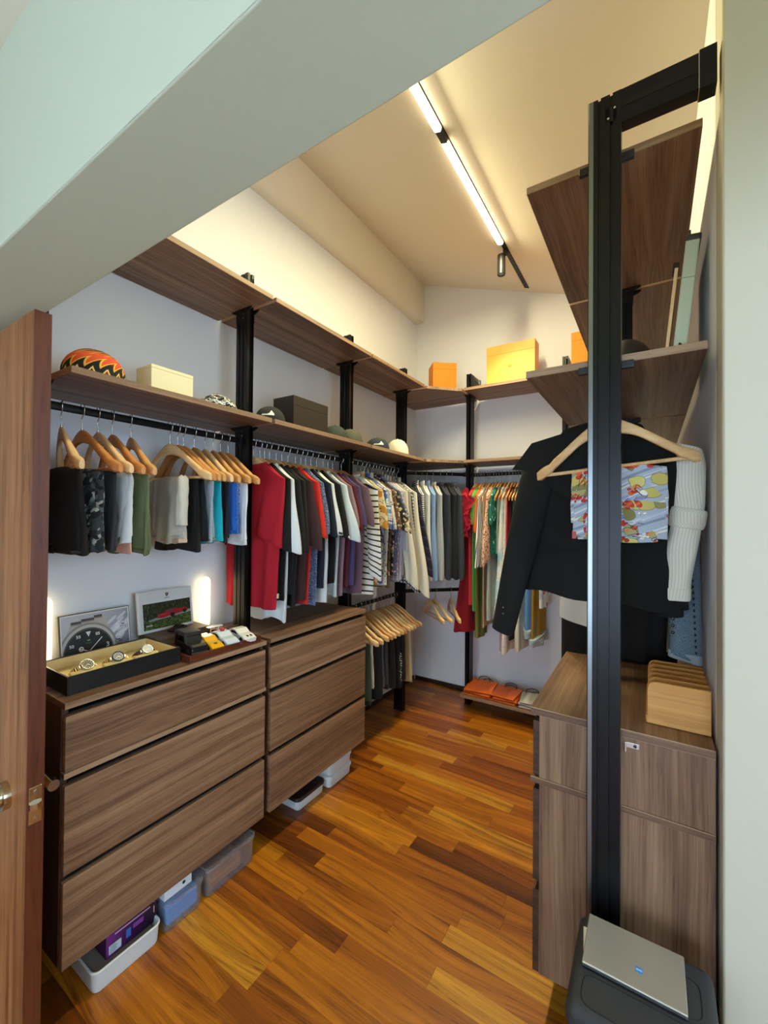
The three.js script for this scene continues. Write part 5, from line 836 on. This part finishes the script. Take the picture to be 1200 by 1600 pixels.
[['bottom white paper bag at right of orange piles', -0.745, 0, 0.05], ['middle white paper bag at right of orange piles', -0.74, 1, -0.12], ['top white paper bag with grey panel at right of orange piles', -0.75, 2, 0.14]].forEach(([l, x, k, t]) => bag(l, x, BY + k * 0.018, -3.215, t, wb, 0.15, 0.2, mat('#20201f', 0.7)));

// ---------------------------------------------------------------- right foreground
{ // bamboo sorter
  const t = thing('bamboo_sorter', 'bamboo rack with five upright dividers on right cabinet', 'rack', [0.057, 0.941, -1.5]);
  obj('base', span(-0.072, 0.07, 0, 0.022, -0.13, 0.13, 'z', 0.003), M.bamboo, t);
  const sh = (h) => { const s = new THREE.Shape(); s.moveTo(-0.067, 0); s.lineTo(0.07, 0); s.lineTo(0.07, h); s.lineTo(-0.067 + 0.024, h); s.quadraticCurveTo(-0.067, h, -0.067, h - 0.024); s.closePath(); const g = new THREE.ExtrudeGeometry(s, { depth: 0.006, bevelEnabled: true, bevelSize: 0.0012, bevelThickness: 0.0012, bevelSegments: 2, curveSegments: 10 }); return metric(g.toNonIndexed(), 'x'); };
  for (let i = 0; i < 6; i++) obj(i ? 'divider' : 'front_panel', sh(0.112 - 0.001 * i).translate(0, 0.002, 0.124 - i * 0.045), M.bamboo, t);
}
{ // dark box with a small laptop on top
  const t = thing('storage_cube', 'dark grey padded cube at lower right under laptop', 'box', [-0.02, 0, -1.085]), dk = mat('#2b2c2f', 0.7, { bumpMap: plaster, bumpScale: 0.0008 });
  obj('body', new RoundedBoxGeometry(0.268, 0.44, 0.25, 4, 0.03).translate(0, 0.222, 0), dk, t);
  obj('lid', new RoundedBoxGeometry(0.272, 0.055, 0.254, 4, 0.022).translate(0, 0.458, 0), dk, t);
  const groove = (w, d, r, z) => { const c = []; for (const [sx, sz, a0] of [[1, 1, 0], [-1, 1, 1], [-1, -1, 2], [1, -1, 3]]) for (let i = 0; i <= 4; i++) { const a = (a0 + i / 4) * Math.PI / 2; c.push(V(sx * (w / 2 - r) + Math.cos(a) * r, 0.4857, z + sz * (d / 2 - r) + Math.sin(a) * r)); } return tube(c, 0.0013, 80, 6, true); };
  obj('panel_line', groove(0.215, 0.07, 0.02, 0.072), M.recess, t); obj('panel_line', groove(0.215, 0.09, 0.02, -0.03), M.recess, t);
  const l = thing('laptop', 'small closed silver laptop with blue emblem on dark cube', 'laptop', [-0.036, 0.4865, -1.128], 0.0), al = mat('#b9b3a6', 0.35, { metalness: 0.55 });
  obj('base', box(0.196, 0.006, 0.138, 0, 0.003, 0, 'x', 0.0028), mat('#6d6a64', 0.4, { metalness: 0.5 }), l); obj('lid', box(0.196, 0.005, 0.138, 0, 0.0088, 0, 'x', 0.0024), al, l); obj('hinge', cyl(0.003, 0.003, 0.19, 0, 0.005, 0.068, 'x', 12), M.bracket, l);
  const tx = canvasTex(64, 64, (g, w, h) => { fill(g, '#2f7fd0', w, h); g.fillStyle = '#cfe6fa'; g.fillRect(6, 22, 52, 20); g.fillStyle = '#2f7fd0'; for (let i = 0; i < 5; i++) g.fillRect(10 + i * 10, 26, 5, 12); }); const f = new THREE.BoxGeometry(0.014, 0.0006, 0.014); f.translate(0.012, 0.0116, 0.022); obj('emblem', f, mat('#ffffff', 0.3, { map: tx }), l);
  const n = thing('paper_sheet', 'white paper corner sticking out under the laptop', 'paper', [-0.043, 0.4857, -1.125], 0.12); obj('sheet', box(0.19, 0.0006, 0.1, 0, 0.0003, 0), mat('#e6e2d2', 0.8), n);
}
renderer.render(scene, camera);
